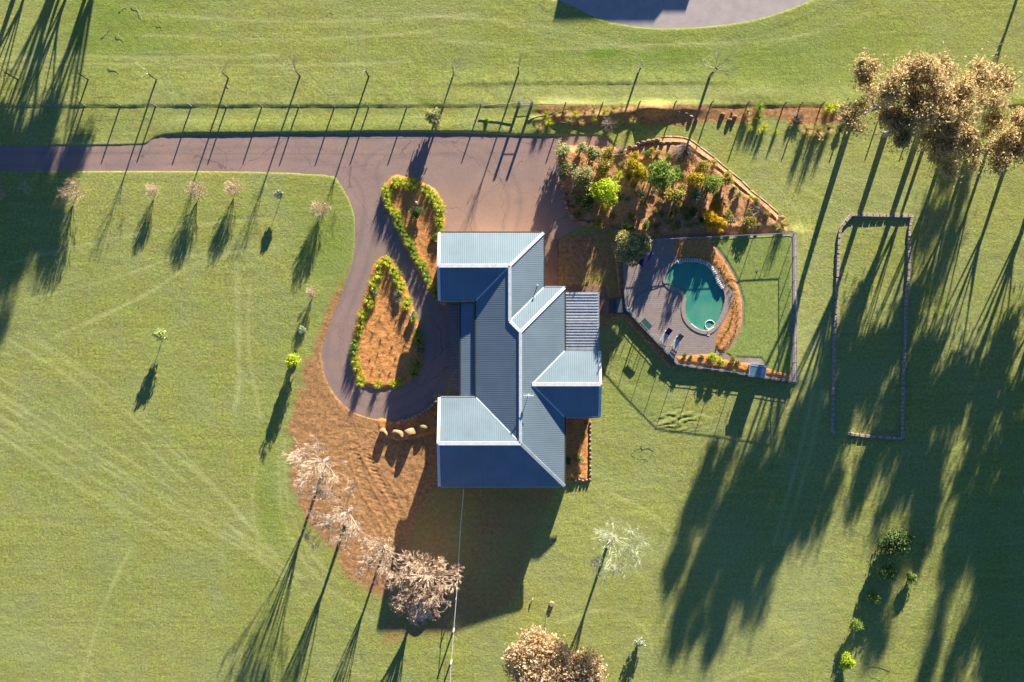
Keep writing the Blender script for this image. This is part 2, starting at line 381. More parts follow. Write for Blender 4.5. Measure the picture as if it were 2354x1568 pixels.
# ------------------------------------------------------------------ outlines in sketch pixels
DRIVE = [(-400, 334), (0, 334), (150, 334), (300, 333), (335, 330), (352, 318), (385, 311), (450, 308), (613, 306), (760, 305), (900, 303), (1014, 303), (1100, 305), (1165, 309), (1240, 312), (1310, 311), (1375, 312), (1402, 325), (1412, 345),
         (1330, 372), (1300, 400), (1291, 415), (1300, 450), (1307, 488), (1331, 521), (1300, 540), (1285, 560), (1262, 700), (1240, 660), (1235, 560), (1030, 560), (1040, 660), (1038, 860), (1016, 915), (1005, 928), (981, 941), (948, 956), (908, 965), (865, 965), (815, 950), (782, 923), (762, 896), (745, 860), (739, 813), (745, 780), (762, 734), (792, 654), (811, 587), (815, 521), (812, 490), (798, 452), (780, 420), (761, 405), (700, 400), (613, 396), (390, 394), (150, 394), (0, 395), (-400, 396)]
DRIVE2 = [(1250, -320), (1262, -30), (1284, 0), (1320, 17), (1370, 42), (1440, 59), (1500, 66), (1560, 66), (1650, 60), (1740, 45), (1820, 20), (1900, -15), (2000, -70), (2100, -320)]
ISL1 = [(884, 425), (905, 403), (930, 405), (960, 415), (985, 425), (1005, 440), (1018, 470), (1023, 500), (1022, 545), (1030, 560), (1030, 690), (1012, 700), (998, 685), (978, 650), (958, 620), (940, 585), (920, 550), (903, 510), (888, 475), (880, 450)]
ISL2 = [(872, 594), (885, 588), (900, 594), (915, 620), (933, 650), (945, 690), (958, 725), (966, 760), (972, 800), (968, 840), (950, 868), (930, 882), (900, 892), (868, 894), (835, 885), (815, 868), (807, 830), (806, 795), (815, 750), (828, 705), (845, 655), (855, 615)]
ROCKG = [(1276, 345), (1300, 332), (1400, 336), (1440, 338), (1470, 325), (1500, 319), (1530, 315), (1571, 316), (1585, 320), (1643, 364), (1706, 417), (1767, 471), (1812, 512), (1818, 536), (1640, 546), (1490, 552), (1440, 548), (1415, 530), (1331, 521), (1308, 488), (1298, 450), (1290, 415), (1280, 375)]
TERR = [(1430, 575), (1440, 556), (1490, 553), (1640, 546), (1822, 537), (1822, 878), (1690, 857), (1557, 838), (1500, 776), (1439, 711), (1433, 640)]
POOL = [(1558, 603), (1585, 602), (1613, 605), (1637, 622), (1647, 644), (1660, 662), (1666, 683), (1662, 707), (1652, 734), (1641, 751), (1626, 760), (1606, 756), (1588, 744), (1577, 727), (1574, 707), (1576, 687), (1570, 671), (1558, 662), (1541, 657), (1531, 643), (1533, 627), (1543, 613)]
CRES = [(1552, 551), (1624, 547), (1645, 570), (1667, 600), (1686, 633), (1698, 662), (1706, 694), (1705, 747), (1688, 783), (1664, 812), (1642, 797), (1652, 760), (1668, 730), (1680, 700), (1684, 672), (1665, 650), (1650, 622), (1636, 608), (1613, 596), (1585, 594), (1556, 596)]
TLAWN = [(1627, 547), (1820, 539), (1820, 860), (1762, 858), (1757, 835), (1748, 823), (1683, 822), (1667, 812), (1690, 784), (1708, 747), (1709, 694), (1700, 660), (1688, 630), (1668, 596), (1646, 567)]
SBED = [(1550, 818), (1640, 812), (1665, 826), (1735, 836), (1760, 842), (1815, 858), (1818, 872), (1690, 853), (1560, 834)]
STRIP = [(1402, 556), (1436, 560), (1431, 575), (1434, 640), (1439, 684), (1421, 684), (1419, 640), (1414, 600)]
STRIP2 = [(1401, 720), (1440, 718), (1500, 781), (1556, 842), (1549, 849), (1535, 844), (1510, 815), (1470, 770), (1432, 731), (1402, 736)]
EBED = [(1290, 950), (1358, 955), (1358, 1010), (1355, 1108), (1300, 1108), (1290, 1000)]
BBED = [(868, 962), (910, 966), (948, 958), (981, 944), (1000, 928), (1014, 925), (1016, 990), (985, 1000), (945, 1010), (900, 1012), (872, 990)]
SOIL = [(770, 735), (748, 770), (722, 830), (700, 880), (680, 940), (668, 1020), (668, 1090), (700, 1160), (735, 1225), (790, 1290), (850, 1345), (885, 1360), (925, 1290), (950, 1200), (985, 1130), (1030, 1090), (1030, 960), (1010, 915), (900, 960), (800, 930), (760, 860), (752, 800)]
SOILF = SOIL
DRIVE_s = P2(smooth(DRIVE, 4)); DRIVE2_s = P2(smooth(DRIVE2, 5)); ISL1_s = P2(smooth(ISL1, 4)); ISL2_s = P2(smooth(ISL2, 4))
ROCKG_s = P2(ROCKG); TERR_s = P2(TERR); POOL_s = P2(smooth(POOL, 5), .4); CRES_s = P2(smooth(CRES, 3), .4); TLAWN_s = P2(TLAWN, .4)
SBED_s = P2(SBED, .4); STRIP_s = P2(STRIP); STRIP2_s = P2(STRIP2); EBED_s = P2(EBED); BBED_s = P2(smooth(BBED, 3)); SOIL_s = P2(smooth(SOIL, 3))
TZ = .45             # pool terrace level

def gmound(X, Y, u, v, ru, rv, h):
    cx, cy, _ = P(u, v); return h*np.exp(-(((X-cx)/(ru/PX))**2+((Y-cy)/(rv/PX))**2))
TRACKS = [  # wheel and mower marks on the grass
 ([(0, 905), (300, 1095), (600, 1270), (700, 1330)], .35), ([(0, 925), (280, 1100), (560, 1262), (690, 1345)], .3), ([(20, 780), (150, 860), (300, 990), (450, 1130), (600, 1275)], .3),
 ([(60, 770), (180, 850), (330, 980), (480, 1110), (640, 1280)], .35), ([(0, 955), (250, 1120), (520, 1280)], .3), ([(130, 770), (330, 680), (420, 620), (520, 590)], .25),
 ([(190, 750), (380, 650), (440, 605), (560, 575)], .2), ([(545, 600), (548, 760), (550, 880), (540, 940)], .5), ([(575, 650), (572, 800), (600, 960)], .3), ([(0, 1000), (200, 1130), (420, 1260)], .3),
 ([(0, 868), (240, 1020), (480, 1180), (620, 1262)], .2), ([(80, 770), (240, 880), (420, 1040), (600, 1230)], .2), ([(0, 985), (300, 1180), (560, 1310)], .2), ([(10, 610), (200, 560), (420, 520), (640, 500)], .25), ([(60, 690), (260, 640), (420, 590), (640, 570)], .2), ([(0, 135), (180, 128), (330, 132), (640, 126)], .3), ([(0, 152), (200, 146), (640, 150), (950, 140)], .25), ([(600, 1030), (580, 1150), (600, 1280)], .35), ([(300, 1260), (240, 1390), (190, 1560)], .35),
 ([(330, 30), (700, 50), (1100, 30)], .3), ([(330, 80), (700, 90), (1000, 70)], .25), ([(1560, 100), (1800, 90), (2000, 30)], .3), ([(1400, 1130), (1500, 1180), (1560, 1250)], .25), ([(1650, 1568), (1760, 1520), (1850, 1470)], .3),
 ([(1280, 1430), (1400, 1400), (1480, 1440), (1500, 1500)], .3), ([(1000, 90), (1300, 110), (1550, 100)], .25), ([(1000, 35), (1250, 60), (1500, 120)], .25), ([(1130, 40), (1350, 100), (1700, 95)], .2),
 ([(1810, 400), (1880, 450), (1960, 480)], .2), ([(1780, 420), (1830, 480), (1850, 560)], .25), ([(1800, 410), (1850, 480), (1870, 560)], .2), ([(1890, 900), (1860, 1050), (1800, 1250)], .4), ([(1870, 900), (1835, 1050), (1780, 1250)], .4),
 ([(640, 1030), (650, 1180), (700, 1290), (780, 1370), (860, 1420)], .3), ([(655, 1010), (662, 1150), (715, 1270), (790, 1345)], .25), ([(1380, 830), (1470, 900), (1600, 900)], .25), ([(1500, 985), (1560, 945), (1640, 960)], .2)]
RUTS = [([(815, 1042), (835, 1110), (862, 1160), (905, 1232)], 1.0), ([(838, 1042), (868, 1090), (900, 1140), (925, 1190)], .8), ([(800, 960), (812, 1000), (820, 1042)], .8), ([(860, 1000), (850, 1060), (880, 1120)], .7)]
def cover(X, Y):
    """height and cover masks of the land"""
    f = fbm(X, Y, .35, 3); g = fbm(X, Y, .08, 11); fine = fbm(X, Y, 1.6, 21, 3)
    z = (f-.5)*.05+(fine-.5)*.035+(g-.5)*.10
    dsoil = sdist(SOIL_s, X, Y)
    dirt_and_shade = sstep(-2.6, 1.9, dsoil+(f-.5)*3.6)
    lush = np.zeros_like(X); dry = np.zeros_like(X)
    # strip below the paddock fence: bank and bare earth to the east
    u = X*PX+1177; v = 784-Y*PX
    east = sstep(1190, 1260, u)*(1-sstep(1930, 1990, u))
    lim = 292-12*sstep(1400, 1700, u)+(f-.5)*40
    band = sstep(238, 246, v)*(1-sstep(lim-6, lim+8, v))
    dirt_and_shade = np.maximum(dirt_and_shade, band*east*(.42+.7*f))
    z += .30*np.exp(-((v-250)/14)**2)*east*(.4+f)*(1-sstep(1560, 1700, u))
    z += gmound(X, Y, 1500, 254, 32, 13, .75)+gmound(X, Y, 1430, 262, 26, 10, .40)+gmound(X, Y, 1372, 268, 36, 9, .42)+gmound(X, Y, 1300, 270, 40, 9, .42)+gmound(X, Y, 1240, 276, 20, 8, .25)
    # uncut ridge of grass under the fence and the old furrow in the paddock
    z += .08*sstep(246, 242, v-1.5*np.sin(u*.05))*sstep(150, 236, v)*(.5+f)
    fur = np.exp(-((v-(193-3*sstep(1000, 1300, u)))/3.2)**2)*sstep(960, 1100, u)*(1-sstep(1600, 1720, u))
    z += .05*sstep(197, 193, v+3*sstep(1000, 1300, u))*sstep(150, 190, v)*sstep(960, 1100, u)*(1-sstep(1600, 1720, u))*(.5+fine); dry += .5*np.exp(-((v-212)/14)**2)*sstep(900, 1200, u)*(.4+f)
    dry += np.exp(-(((u-1290)/34)**2+((v-232)/9)**2))*1.4+.6*np.exp(-(((u-1390)/60)**2+((v-238)/5)**2))
    # bank above the drive
    z += .10*sstep(322, 300, v)*sstep(262, 290, v)*sstep(330, 420, u)*(1-sstep(1230, 1330, u))
    # lush greens
    def blob(a, b, ra, rb, k): return k*np.exp(-(((u-a)/ra)**2+((v-b)/rb)**2))
    lush += blob(250, 60, 230, 110, .75)*(.3+1.1*f)+blob(1390, 120, 40, 20, 1.0)*f*1.6+blob(1520, 128, 60, 20, .9)*f*1.6+blob(1300, 110, 420, 90, .35)+blob(750, 560, 70, 120, .7)+blob(620, 1120, 45, 200, .45)+blob(1470, 880, 80, 80, .4)+blob(1560, 300, 60, 60, .1)
    lush += blob(700, 300, 400, 30, .2)+blob(1750, 130, 200, 80, .35)+blob(2000, 160, 300, 140, .3)+blob(2300, 1250, 120, 300, .3)
    dry += blob(1350, 1250, 180, 200, .22)+blob(1750, 1380, 200, 160, .5)+blob(1900, 370, 200, 90, .4)+blob(40, 60, 90, 90, .4)+blob(1880, 880, 90, 200, .3)+blob(120, 1500, 300, 100, .25)
    for pts, w in TRACKS:
        q = P2(pts); sel = (X > q[:, 0].min()-2) & (X < q[:, 0].max()+2) & (Y > q[:, 1].min()-2) & (Y < q[:, 1].max()+2)
        d = np.full(X.shape, 9.0); d[sel] = ldist(P2(smooth(pts, 4, False)), X[sel], Y[sel])
        k = np.exp(-(d/(w*.62))**2); dry += k*1.05*(.1+1.2*f); lush -= .5*np.exp(-((d-w*1.5)/(w*.5))**2)*f; z -= k*.012*f
    # churned earth with caterpillar tracks
    for pts, w in RUTS:
        q = P2(smooth(pts, 5, False)); sel = (X > q[:, 0].min()-2) & (X < q[:, 0].max()+2) & (Y > q[:, 1].min()-2) & (Y < q[:, 1].max()+2)
        d = np.full(X.shape, 9.0); d[sel] = ldist(q, X[sel], Y[sel])
        k = 1-sstep(w*.38, w*.62, d); z += k*(-.012+.008*np.sin((Y*.8+X*.25)*2*math.pi/.33)); z += .02*np.exp(-((d-w*.7)/.12)**2)
    z += dirt_and_shade*(fbm(X, Y, 2.2, 40, 3)-.5)*.07
    # ploughed corner south of the pool
    k = blob(1560, 965, 50, 26, 1.0); z += k*.045*np.sin((Y*1.0-.35*X+fine*1.2)*2*math.pi/.75); dirt_and_shade = np.maximum(dirt_and_shade, k*.35)
    # poor thin turf in the yard beside the pool
    yard = sstep(.0, 1.0, sdist(P2([(1250, 540), (1425, 530), (1430, 690), (1400, 760), (1375, 760), (1375, 680), (1262, 680)]), X, Y)+.4)
    dirt_and_shade = np.maximum(dirt_and_shade, yard*(.35+.5*f)); lush += yard*.5*(1-f)
    sy = sstep(-.5, 1.2, sdist(P2([(1000, 1100), (1300, 1110), (1240, 1250), (1190, 1400), (1050, 1470), (860, 1500), (890, 1350), (950, 1180)]), X, Y))  # patchy soil in the house shadow's outline, its brown painted to deepen the shade
    dirt_and_shade = np.maximum(dirt_and_shade, sy*(.40+.20*f))
    dirt_and_shade = np.maximum(dirt_and_shade, blob(1745, 300, 60, 6, .4))
    # verge: yellow fringe of the strip drive, soil around the lawn edges
    dry += blob(240, 329, 110, 5, 1.2)
    dd = sdist(DRIVE_s, X, Y)
    dirt_and_shade = np.maximum(dirt_and_shade, .45*np.exp(-(dd/.25)**2)*(f+.3)); dirt_and_shade = np.maximum(dirt_and_shade, .7*np.exp(-((dd+.3)/.9)**2)*sstep(560, 700, v)*(u < 800))
    z -= np.exp(-(dd/.2)**2)*.0
    # level cuts for the sheets lying on the land
    z = np.where((dd > -1.2) & (dd < .1), np.maximum(z, .004+.02*fine), z)
    low = sstep(-.05, .25, dd); z = z*(1-low)-.14*low
    d2_ = sdist(DRIVE2_s, X, Y); z = np.where((d2_ > -1.5) & (d2_ < .1), np.maximum(z, .004+.03*fine), z)
    low = sstep(-.05, .3, d2_); z = z*(1-low)-.14*low
    for pl in (ISL1_s, ISL2_s, EBED_s, BBED_s, STRIP2_s):
        low = sstep(.1, .45, sdist(pl, X, Y)); z = z*(1-low)-.10*low
    low = sstep(.2, .6, sdist(ROCKG_s, X, Y)); z = z*(1-low)-.1*low
    hs = sstep(.2, .6, sdist(HOUSE_s, X, Y)); z = z*(1-hs)-.12*hs
    dt = sdist(TERR_s, X, Y)
    ramp_e = np.exp(-np.maximum(-dt, 0)/1.6)*sstep(1800, 1822, u)*sstep(500, 540, v); z += .36*ramp_e*(dt < 0)*(1-sstep(860, 900, v))
    t = sstep(.15, .4, dt); z = z*(1-t)-2.4*t
    return z, dirt_and_shade, np.clip(lush, 0, 1), np.clip(dry, 0, 1)
HOUSE = [(1022, 549), (1237, 549), (1237, 674), (1285, 674), (1285, 819), (1366, 819), (1366, 945), (1285, 945), (1285, 1104), (1022, 1104), (1022, 925), (1107, 925), (1107, 679), (1022, 679)]
HOUSE_s = P2(HOUSE, 2.5)

def grid_mesh(name, xs, ys, zfun, keep=None, masks=True):
    X, Y = np.meshgrid(xs, ys); r = zfun(X, Y)
    z = r[0] if isinstance(r, tuple) else r
    V = np.stack([X, Y, z], -1).reshape(-1, 3); nx, ny = len(xs), len(ys)
    i = np.arange(nx-1); j = np.arange(ny-1); I, J = np.meshgrid(i, j)
    a = (J*nx+I).ravel(); F = np.stack([a, a+1, a+nx+1, a+nx], -1)
    if keep is not None:
        cx = (X[:-1, :-1]+X[1:, 1:])/2; cy = (Y[:-1, :-1]+Y[1:, 1:])/2; kk = keep(cx, cy).ravel(); F = F[kk]
        used = np.unique(F); mp = np.zeros(len(V), int); mp[used] = np.arange(len(used)); V = V[used]; F = mp[F]
    else: used = None
    me = np_mesh(name, V, F, True)
    if isinstance(r, tuple):
        A = np.zeros((X.size, 4), np.float32); A[:, 3] = 1
        for k in range(1, len(r)): A[:, k-1] = np.asarray(r[k]).ravel()
        if used is not None: A = A[used]
        at = me.attributes.new('cover', 'FLOAT_COLOR', 'POINT'); at.data.foreach_set('color', A.ravel())
    return me
def axis(lo, hi, step, fine, far):
    a = []; x = lo
    while x < hi:
        a.append(x); x += (fine[2] if fine[0] < x < fine[1] else step)
    a.append(hi); out = []; s = step*2; x = lo
    while x > -far: x -= s; out.append(x); s *= 1.35
    out2 = []; s = step*2; x = hi
    while x < far: x += s; out2.append(x); s *= 1.35
    return np.array(out[::-1]+a+out2)
xs = axis(-60, 60, .2, (P(795, 0)[0], P(950, 0)[0], .1), 3500)
ys = axis(-40.5, 40.5, .2, (P(0, 1245)[1], P(0, 950)[1], .1), 3500)
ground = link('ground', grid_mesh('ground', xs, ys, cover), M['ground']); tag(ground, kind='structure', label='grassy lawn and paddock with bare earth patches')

def patch(name, poly, step, zfun, mat, label, holes=(), pad=0, **kw):
    x0, y0 = poly.min(0)-pad; x1, y1 = poly.max(0)+pad
    xs = np.arange(max(x0, -75), min(x1, 75)+step, step); ys = np.arange(max(y0, -55), min(y1, 55)+step, step)
    def keep(cx, cy):
        k = sdist(poly, cx, cy) > -pad
        for h, m in holes: k &= sdist(h, cx, cy) < m
        return k
    o = link(name, grid_mesh(name, xs, ys, lambda X, Y: zfun(X, Y, poly), keep), mat)
    tag(o, label, kind='structure'); return o
def asph(X, Y, poly):
    u = X*PX+1177; v = 784-Y*PX; f = fbm(X, Y, .2, 77)
    z = (fbm(X, Y, .15, 5)-.5)*.02-.03
    red = sstep(380, 470, v)*(1-sstep(540, 560, v))*sstep(960, 1080, u)*.5*(.5+f)+.9*sstep(1235, 1330, u)*sstep(360, 330, v)
    red = np.maximum(red, .8*sstep(1240, 1260, u)*sstep(520, 560, v))
    dk = sstep(306, 296+30, v)*0+.15*sstep(480, 620, v)*(u < 1060)+.5*np.exp(-((v-313)/6)**2)*(u > 600)
    for pth in ([(-200, 365), (300, 365), (620, 350), (780, 368), (850, 450), (830, 600), (772, 760), (775, 860), (850, 925), (930, 925), (1005, 860), (1010, 740), (960, 600), (890, 500), (850, 400), (900, 350), (1100, 350), (1180, 440), (1170, 530)],):
        d = ldist(P2(smooth(pth, 5, False)), X, Y); dk = dk+.55*np.exp(-((d-.72)/.22)**2)*(.3+f)
    for k_ in range(26):
        rk = random.Random(k_); cu, cv = rk.uniform(330, 1280), rk.uniform(310, 535); w_ = rk.uniform(4, 14); dk = dk+.5*rk.random()*np.exp(-(((u-cu)/w_)**2+((v-cv)/(w_*.6))**2)**2)
    return z, np.clip(red, 0, 1), np.clip(dk, 0, 1)
drive = patch('driveway', DRIVE_s, .25, asph, M['asphalt'], 'reddish asphalt driveway looping round the islands', pad=.3)
patch('driveway', DRIVE2_s, .25, lambda X, Y, p: (X*0-.03), M['concrete2'], 'pale concrete turning area at the top of the picture', pad=.5)
def mound(h, amp, seed, w=.5):
    def f(X, Y, p):
        d = sdist(p, X, Y); e = sstep(-.1, w, d)
        return -.04+e*(h+(fbm(X, Y, .8, seed)-.5)*amp+(fbm(X, Y, 4, seed+3, 2)-.5)*.07)
    return f
patch('garden_bed', ISL1_s, .12, mound(.20, .12, 31), M['mulch'], 'bark mulch of the upper planted island')
patch('garden_bed', ISL2_s, .12, mound(.20, .12, 32), M['mulch'], 'bark mulch of the teardrop planted island')
patch('garden_bed', ROCKG_s, .12, mound(.42, .22, 33, 1.2), M['mulch2'], 'brown mulch of the large rock garden')
patch('garden_bed', EBED_s, .12, mound(.22, .1, 34), M['mulch'], 'orange mulch bed at the house south-east corner')
patch('garden_bed', BBED_s, .12, mound(.12, .08, 35, .3), M['mulch'], 'orange mulch bed between drive loop and boulders')
patch('garden_bed', STRIP2_s, .12, mound(.12, .05, 36, .2), M['mulch2'], 'narrow mulch strip outside the diagonal pool wall')
patch('garden_bed', STRIP_s, .12, mound(.12, .05, 37, .2), M['mulch2'], 'narrow mulch strip west of the pool fence')
patch('yard_paving', P2([(1240, 545), (1283, 548), (1280, 660), (1385, 655), (1400, 684), (1400, 722), (1380, 724), (1378, 690), (1300, 690), (1240, 690)]), .3, lambda X, Y, p: (X*0+.06), M['brown_paver'], 'brown brick paving between house and yard')
patch('path', P2([(1036, 700), (1062, 700), (1062, 905), (1036, 905)]), .3, lambda X, Y, p: (X*0+.07), M['path_paver'], 'grey block path under the verandah edge')
# pool terrace
patch('pool_terrace', TERR_s, .12, lambda X, Y, p: (X*0+TZ), M['paver'], 'paved pool terrace', holes=((POOL_s, .05),))
patch('garden_bed', CRES_s, .12, lambda X, Y, p: TZ-.02+sstep(-.1, .4, sdist(p, X, Y))*(.10+(fbm(X, Y, 4, 50, 2)-.5)*.07), M['mulch'], 'crescent mulch bed wrapping the pool')
patch('garden_bed', SBED_s, .12, lambda X, Y, p: TZ-.02+sstep(-.1, .4, sdist(p, X, Y))*(.10+(fbm(X, Y, 4, 51, 2)-.5)*.07), M['mulch'], 'mulch bed inside the south pool fence')
patch('terrace_lawn', TLAWN_s, .15, lambda X, Y, p: TZ-.03+sstep(-.1, .2, sdist(p, X, Y))*(.07+(fbm(X, Y, 2, 52, 3)-.5)*.03), M['lawn2'], 'mown lawn inside the pool fence')
patch('gravel_strip', P2([(1822, 538), (1830, 538), (1829, 700), (1830, 878), (1822, 878)]), .1, lambda X, Y, p: TZ-.03+(fbm(X, Y, 3, 53, 3)-.5)*.06, M['gravel'], 'gravel strip along the east pool fence')
wl = MB(); n = len(TERR_s)
for i in range(n):
    a, b = TERR_s[i], TERR_s[(i+1) % n]; wl.beam((a[0], a[1], TZ/2-.28), (b[0], b[1], TZ/2-.28), .22, TZ+.55)
tw = wl.build('retaining_wall', M['render']); tag(tw, 'low block retaining wall round the pool terrace', 'wall')

# ------------------------------------------------------------------ swimming pool
pool = empty('swimming_pool', P(1610, 690)); tag(pool, 'teal kidney-shaped swimming pool with pale stone rim', 'pool')
pl = pool.location
def rel(p): return (p[0]-pl[0], p[1]-pl[1], p[2]-pl[2])
wb = MB(); wb.add([rel((x, y, .33)) for x, y in POOL_s], [tuple(range(len(POOL_s)))]); wb.build('water', M['water'], pool)
bb = MB(); k = len(POOL_s)
bb.add([rel((x, y, .46)) for x, y in POOL_s]+[rel((x, y, -1.1)) for x, y in POOL_s], [(i, (i+1) % k, k+(i+1) % k, k+i) for i in range(k)]+[tuple(range(k, 2*k))])
bb.build('basin', M['basin'], pool)
shelf = [p for p in POOL_s if p[0] < P(1563, 0, .4)[0]]
shc = np.array(shelf); cc = shc.mean(0); shelf = sorted(shelf, key=lambda p: math.atan2(p[1]-cc[1], p[0]-cc[0]))
sb = MB(); sb.prism([rel((x, y, 0))[:2] for x, y in shelf], -1.05, .05); sb.build('ledge', M['basin'], pool)
sb = MB(); sb.prism([rel(P(a, b, 0))[:2] for a, b in ((1650, 706), (1664, 706), (1654, 735), (1647, 738), (1643, 725))], -1.05, .1); sb.build('ledge', M['basin'], pool)
def ring(poly, w, z0, z1):
    mb = MB(); n = len(poly); out = []
    for i in range(n):
        a, b, c = poly[i-1], poly[i], poly[(i+1) % n]; t = (c-a); t = t/np.linalg.norm(t); nn = np.array([t[1], -t[0]])
        out.append(b+nn*w)
    A = sum(poly[i][0]*poly[(i+1) % n][1]-poly[(i+1) % n][0]*poly[i][1] for i in range(n))
    if A < 0: out = [2*p-q for p, q in zip(poly, out)]
    vs = [rel((*p, z1)) for p in poly]+[rel((*p, z1)) for p in out]+[rel((*p, z0)) for p in out]+[rel((*p, z0)) for p in poly]
    fs = []
    for i in range(n):
        j = (i+1) % n; fs += [(i, j, n+j, n+i), (n+i, n+j, 2*n+j, 2*n+i), (3*n+i, 3*n+j, j, i)]
    mb.add(vs, fs); return mb
ring(POOL_s, .42, .44, .50).build('coping', M['coping'], pool)
tl = [p for p in smooth([(1589, 745), (1606, 757), (1626, 761), (1641, 752)], 5, False)]
mb = MB(); mb.tube([rel(P(a, b, .46)) for a, b in tl], .05, 6); mb.build('pool_edge_strip', M['white'], pool, sm=True)
ss = smooth([(1557, 604), (1572, 599), (1588, 598), (1605, 599), (1620, 603), (1634, 614), (1643, 628), (1648, 642), (1655, 654), (1661, 664)], 3, False)
for i in range(0, len(ss)-1):
    p = (ss[i]+ss[i+1])/2; d = ss[i+1]-ss[i]; r = rnd
    mb = MB(); mb.box((0, 0, 0), (np.linalg.norm(d)/PX*.93, .42+r.random()*.15, .28+r.random()*.1), 0, taper=.72)
    o = mb.build('rim_stone', M['rimstone'], pool, rel(P(p[0], p[1], .52)), bevel=.06); o.rotation_euler = (r.uniform(-.15, .15), r.uniform(-.12, .12), math.atan2(-d[1], d[0])+r.uniform(-.1, .1))

# ------------------------------------------------------------------ house
def E(u, v, d=0):
    """roof point: eave-plane pixel and distance from the eave (px)"""
    x, y, _ = P(u, v, 2.5); return (x, y, 3.2+d*(1-2.5/H)/PX*.315)
hx, hy, _ = P(1190, 830); house = empty('house', (hx, hy, 0)); tag(house, 'single-storey house with blue-grey corrugated hip and gable roof', 'house')
def HR(p): return (p[0]-hx, p[1]-hy, p[2])
ROOF = [([(1013, 537, 0), (1249, 537, 0), (1172, 614, 77), (1013, 614, 77)], 0), ([(1013, 691, 0), (1095, 691, 0), (1172, 614, 77), (1013, 614, 77)], 0),
 ([(1249, 537, 0), (1249, 662, 0), (1172, 739, 77), (1172, 614, 77)], 1), ([(1249, 662, 0), (1297, 662, 0), (1196, 763, 101), (1172, 739, 77)], 0),
 ([(1095, 691, 0), (1172, 614, 77), (1172, 739, 77), (1196, 763, 101), (1196, 1014.5, 101), (1095, 913.5, 0)], 1),
 ([(1297, 662, 0), (1297, 807, 0), (1222, 882, 75), (1297, 957, 0), (1297, 1115.5, 0), (1196, 1014.5, 101), (1196, 763, 101)], 1),
 ([(1013, 913.5, 0), (1095, 913.5, 0), (1196, 1014.5, 101), (1013, 1014.5, 101)], 0), ([(1013, 1115.5, 0), (1297, 1115.5, 0), (1196, 1014.5, 101), (1013, 1014.5, 101)], 0),
 ([(1297, 807, 0), (1375, 807, 0), (1375, 882, 75), (1222, 882, 75)], 0), ([(1297, 957, 0), (1375, 957, 0), (1375, 882, 75), (1222, 882, 75)], 0)]
rv = []; rf = []; ruv = []
for pts, ax in ROOF:
    b = len(rv); q = [HR(E(*p)) for p in pts]
    nn = (Vector(q[1])-Vector(q[0])).cross(Vector(q[2])-Vector(q[1]))
    if nn.z < 0: q = q[::-1]
    rv += q; rf.append(tuple(range(b, b+len(q)))); ruv += [((p[1] if ax else p[0]), (p[0] if ax else p[1])) for p in q]
me = bpy.data.meshes.new('roof'); me.from_pydata(rv, [], rf); uvl = me.uv_layers.new(name='UVMap')
for f in me.polygons:
    for li in f.loop_indices: uvl.data[li].uv = ruv[me.loops[li].vertex_index]
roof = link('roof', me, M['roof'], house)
sd = roof.modifiers.new('thick', 'SOLIDIFY'); sd.thickness = .05; sd.offset = -1
def cap(a, b, w=.36, mat='flash', name='ridge_cap', h=.05, lift=.04):
    mb = MB(); p = Vector(HR(E(*a))); q = Vector(HR(E(*b))); p.z += lift; q.z += lift; mb.beam(p, q, w, h); mb.build(name, M[mat], roof, bevel=.015)
RC = [((1011, 614, 77), (1172, 614, 77), .42), ((1172, 614, 77), (1249, 537, 0), .34), ((1172, 614, 77), (1172, 739, 77), .36), ((1172, 739, 77), (1196, 763, 101), .36), ((1196, 763, 101), (1297, 662, 0), .36),
      ((1196, 763, 101), (1196, 1014.5, 101), .34), ((1196, 1014.5, 101), (1011, 1014.5, 101), .42), ((1196, 1014.5, 101), (1297, 1115.5, 0), .36), ((1222, 882, 75), (1377, 882, 75), .42)]
for a, b, w in RC: cap(a, b, w, 'white' if a[1] == b[1] else 'flash')
for a, b in [((1172, 614, 77), (1095, 691, 0)), ((1172, 739, 77), (1249, 662, 0)), ((1196, 1014.5, 101), (1095, 913.5, 0)), ((1222, 882, 75), (1297, 807, 0)), ((1222, 882, 75), (1297, 957, 0))]:
    cap(a, b, .16, 'flash', 'valley_flashing', .02, .02)
for a, b in [((1011, 537, 0), (1011, 614, 77)), ((1011, 614, 77), (1011, 691, 0)), ((1011, 913.5, 0), (1011, 1014.5, 101)), ((1011, 1014.5, 101), (1011, 1115.5, 0)), ((1377, 807, 0), (1377, 882, 75)), ((1377, 882, 75), (1377, 957, 0))]:
    cap(a, b, .32, 'white', 'barge_board', .20, -.03)
for a, b in [((1013, 535), (1249, 535)), ((1251, 535), (1251, 660)), ((1249, 660), (1299, 660)), ((1299, 660), (1299, 807)), ((1299, 805), (1375, 805)), ((1375, 959), (1299, 959)), ((1299, 957), (1299, 1117.5)), ((1297, 1117.5), (1013, 1117.5)), ((1013, 911.5), (1093, 911.5)), ((1093, 911.5), (1093, 693)), ((1093, 693), (1013, 693))]:
    mb = MB(); p = Vector(HR(E(*a))); q = Vector(HR(E(*b))); p.z -= .06; q.z -= .06; d = (q-p).normalized()*.0
    mb.beam(p, q, .13, .12, 0); mb.build('gutter', M['dark'] if (a[0] == b[0] and a[0] < 1300) or a[1] < 600 else M['alu'], roof, bevel=.02)
wmb = MB(); wmb.prism([(x-hx, y-hy) for x, y in HOUSE_s], -.1, 3.2, top=False)
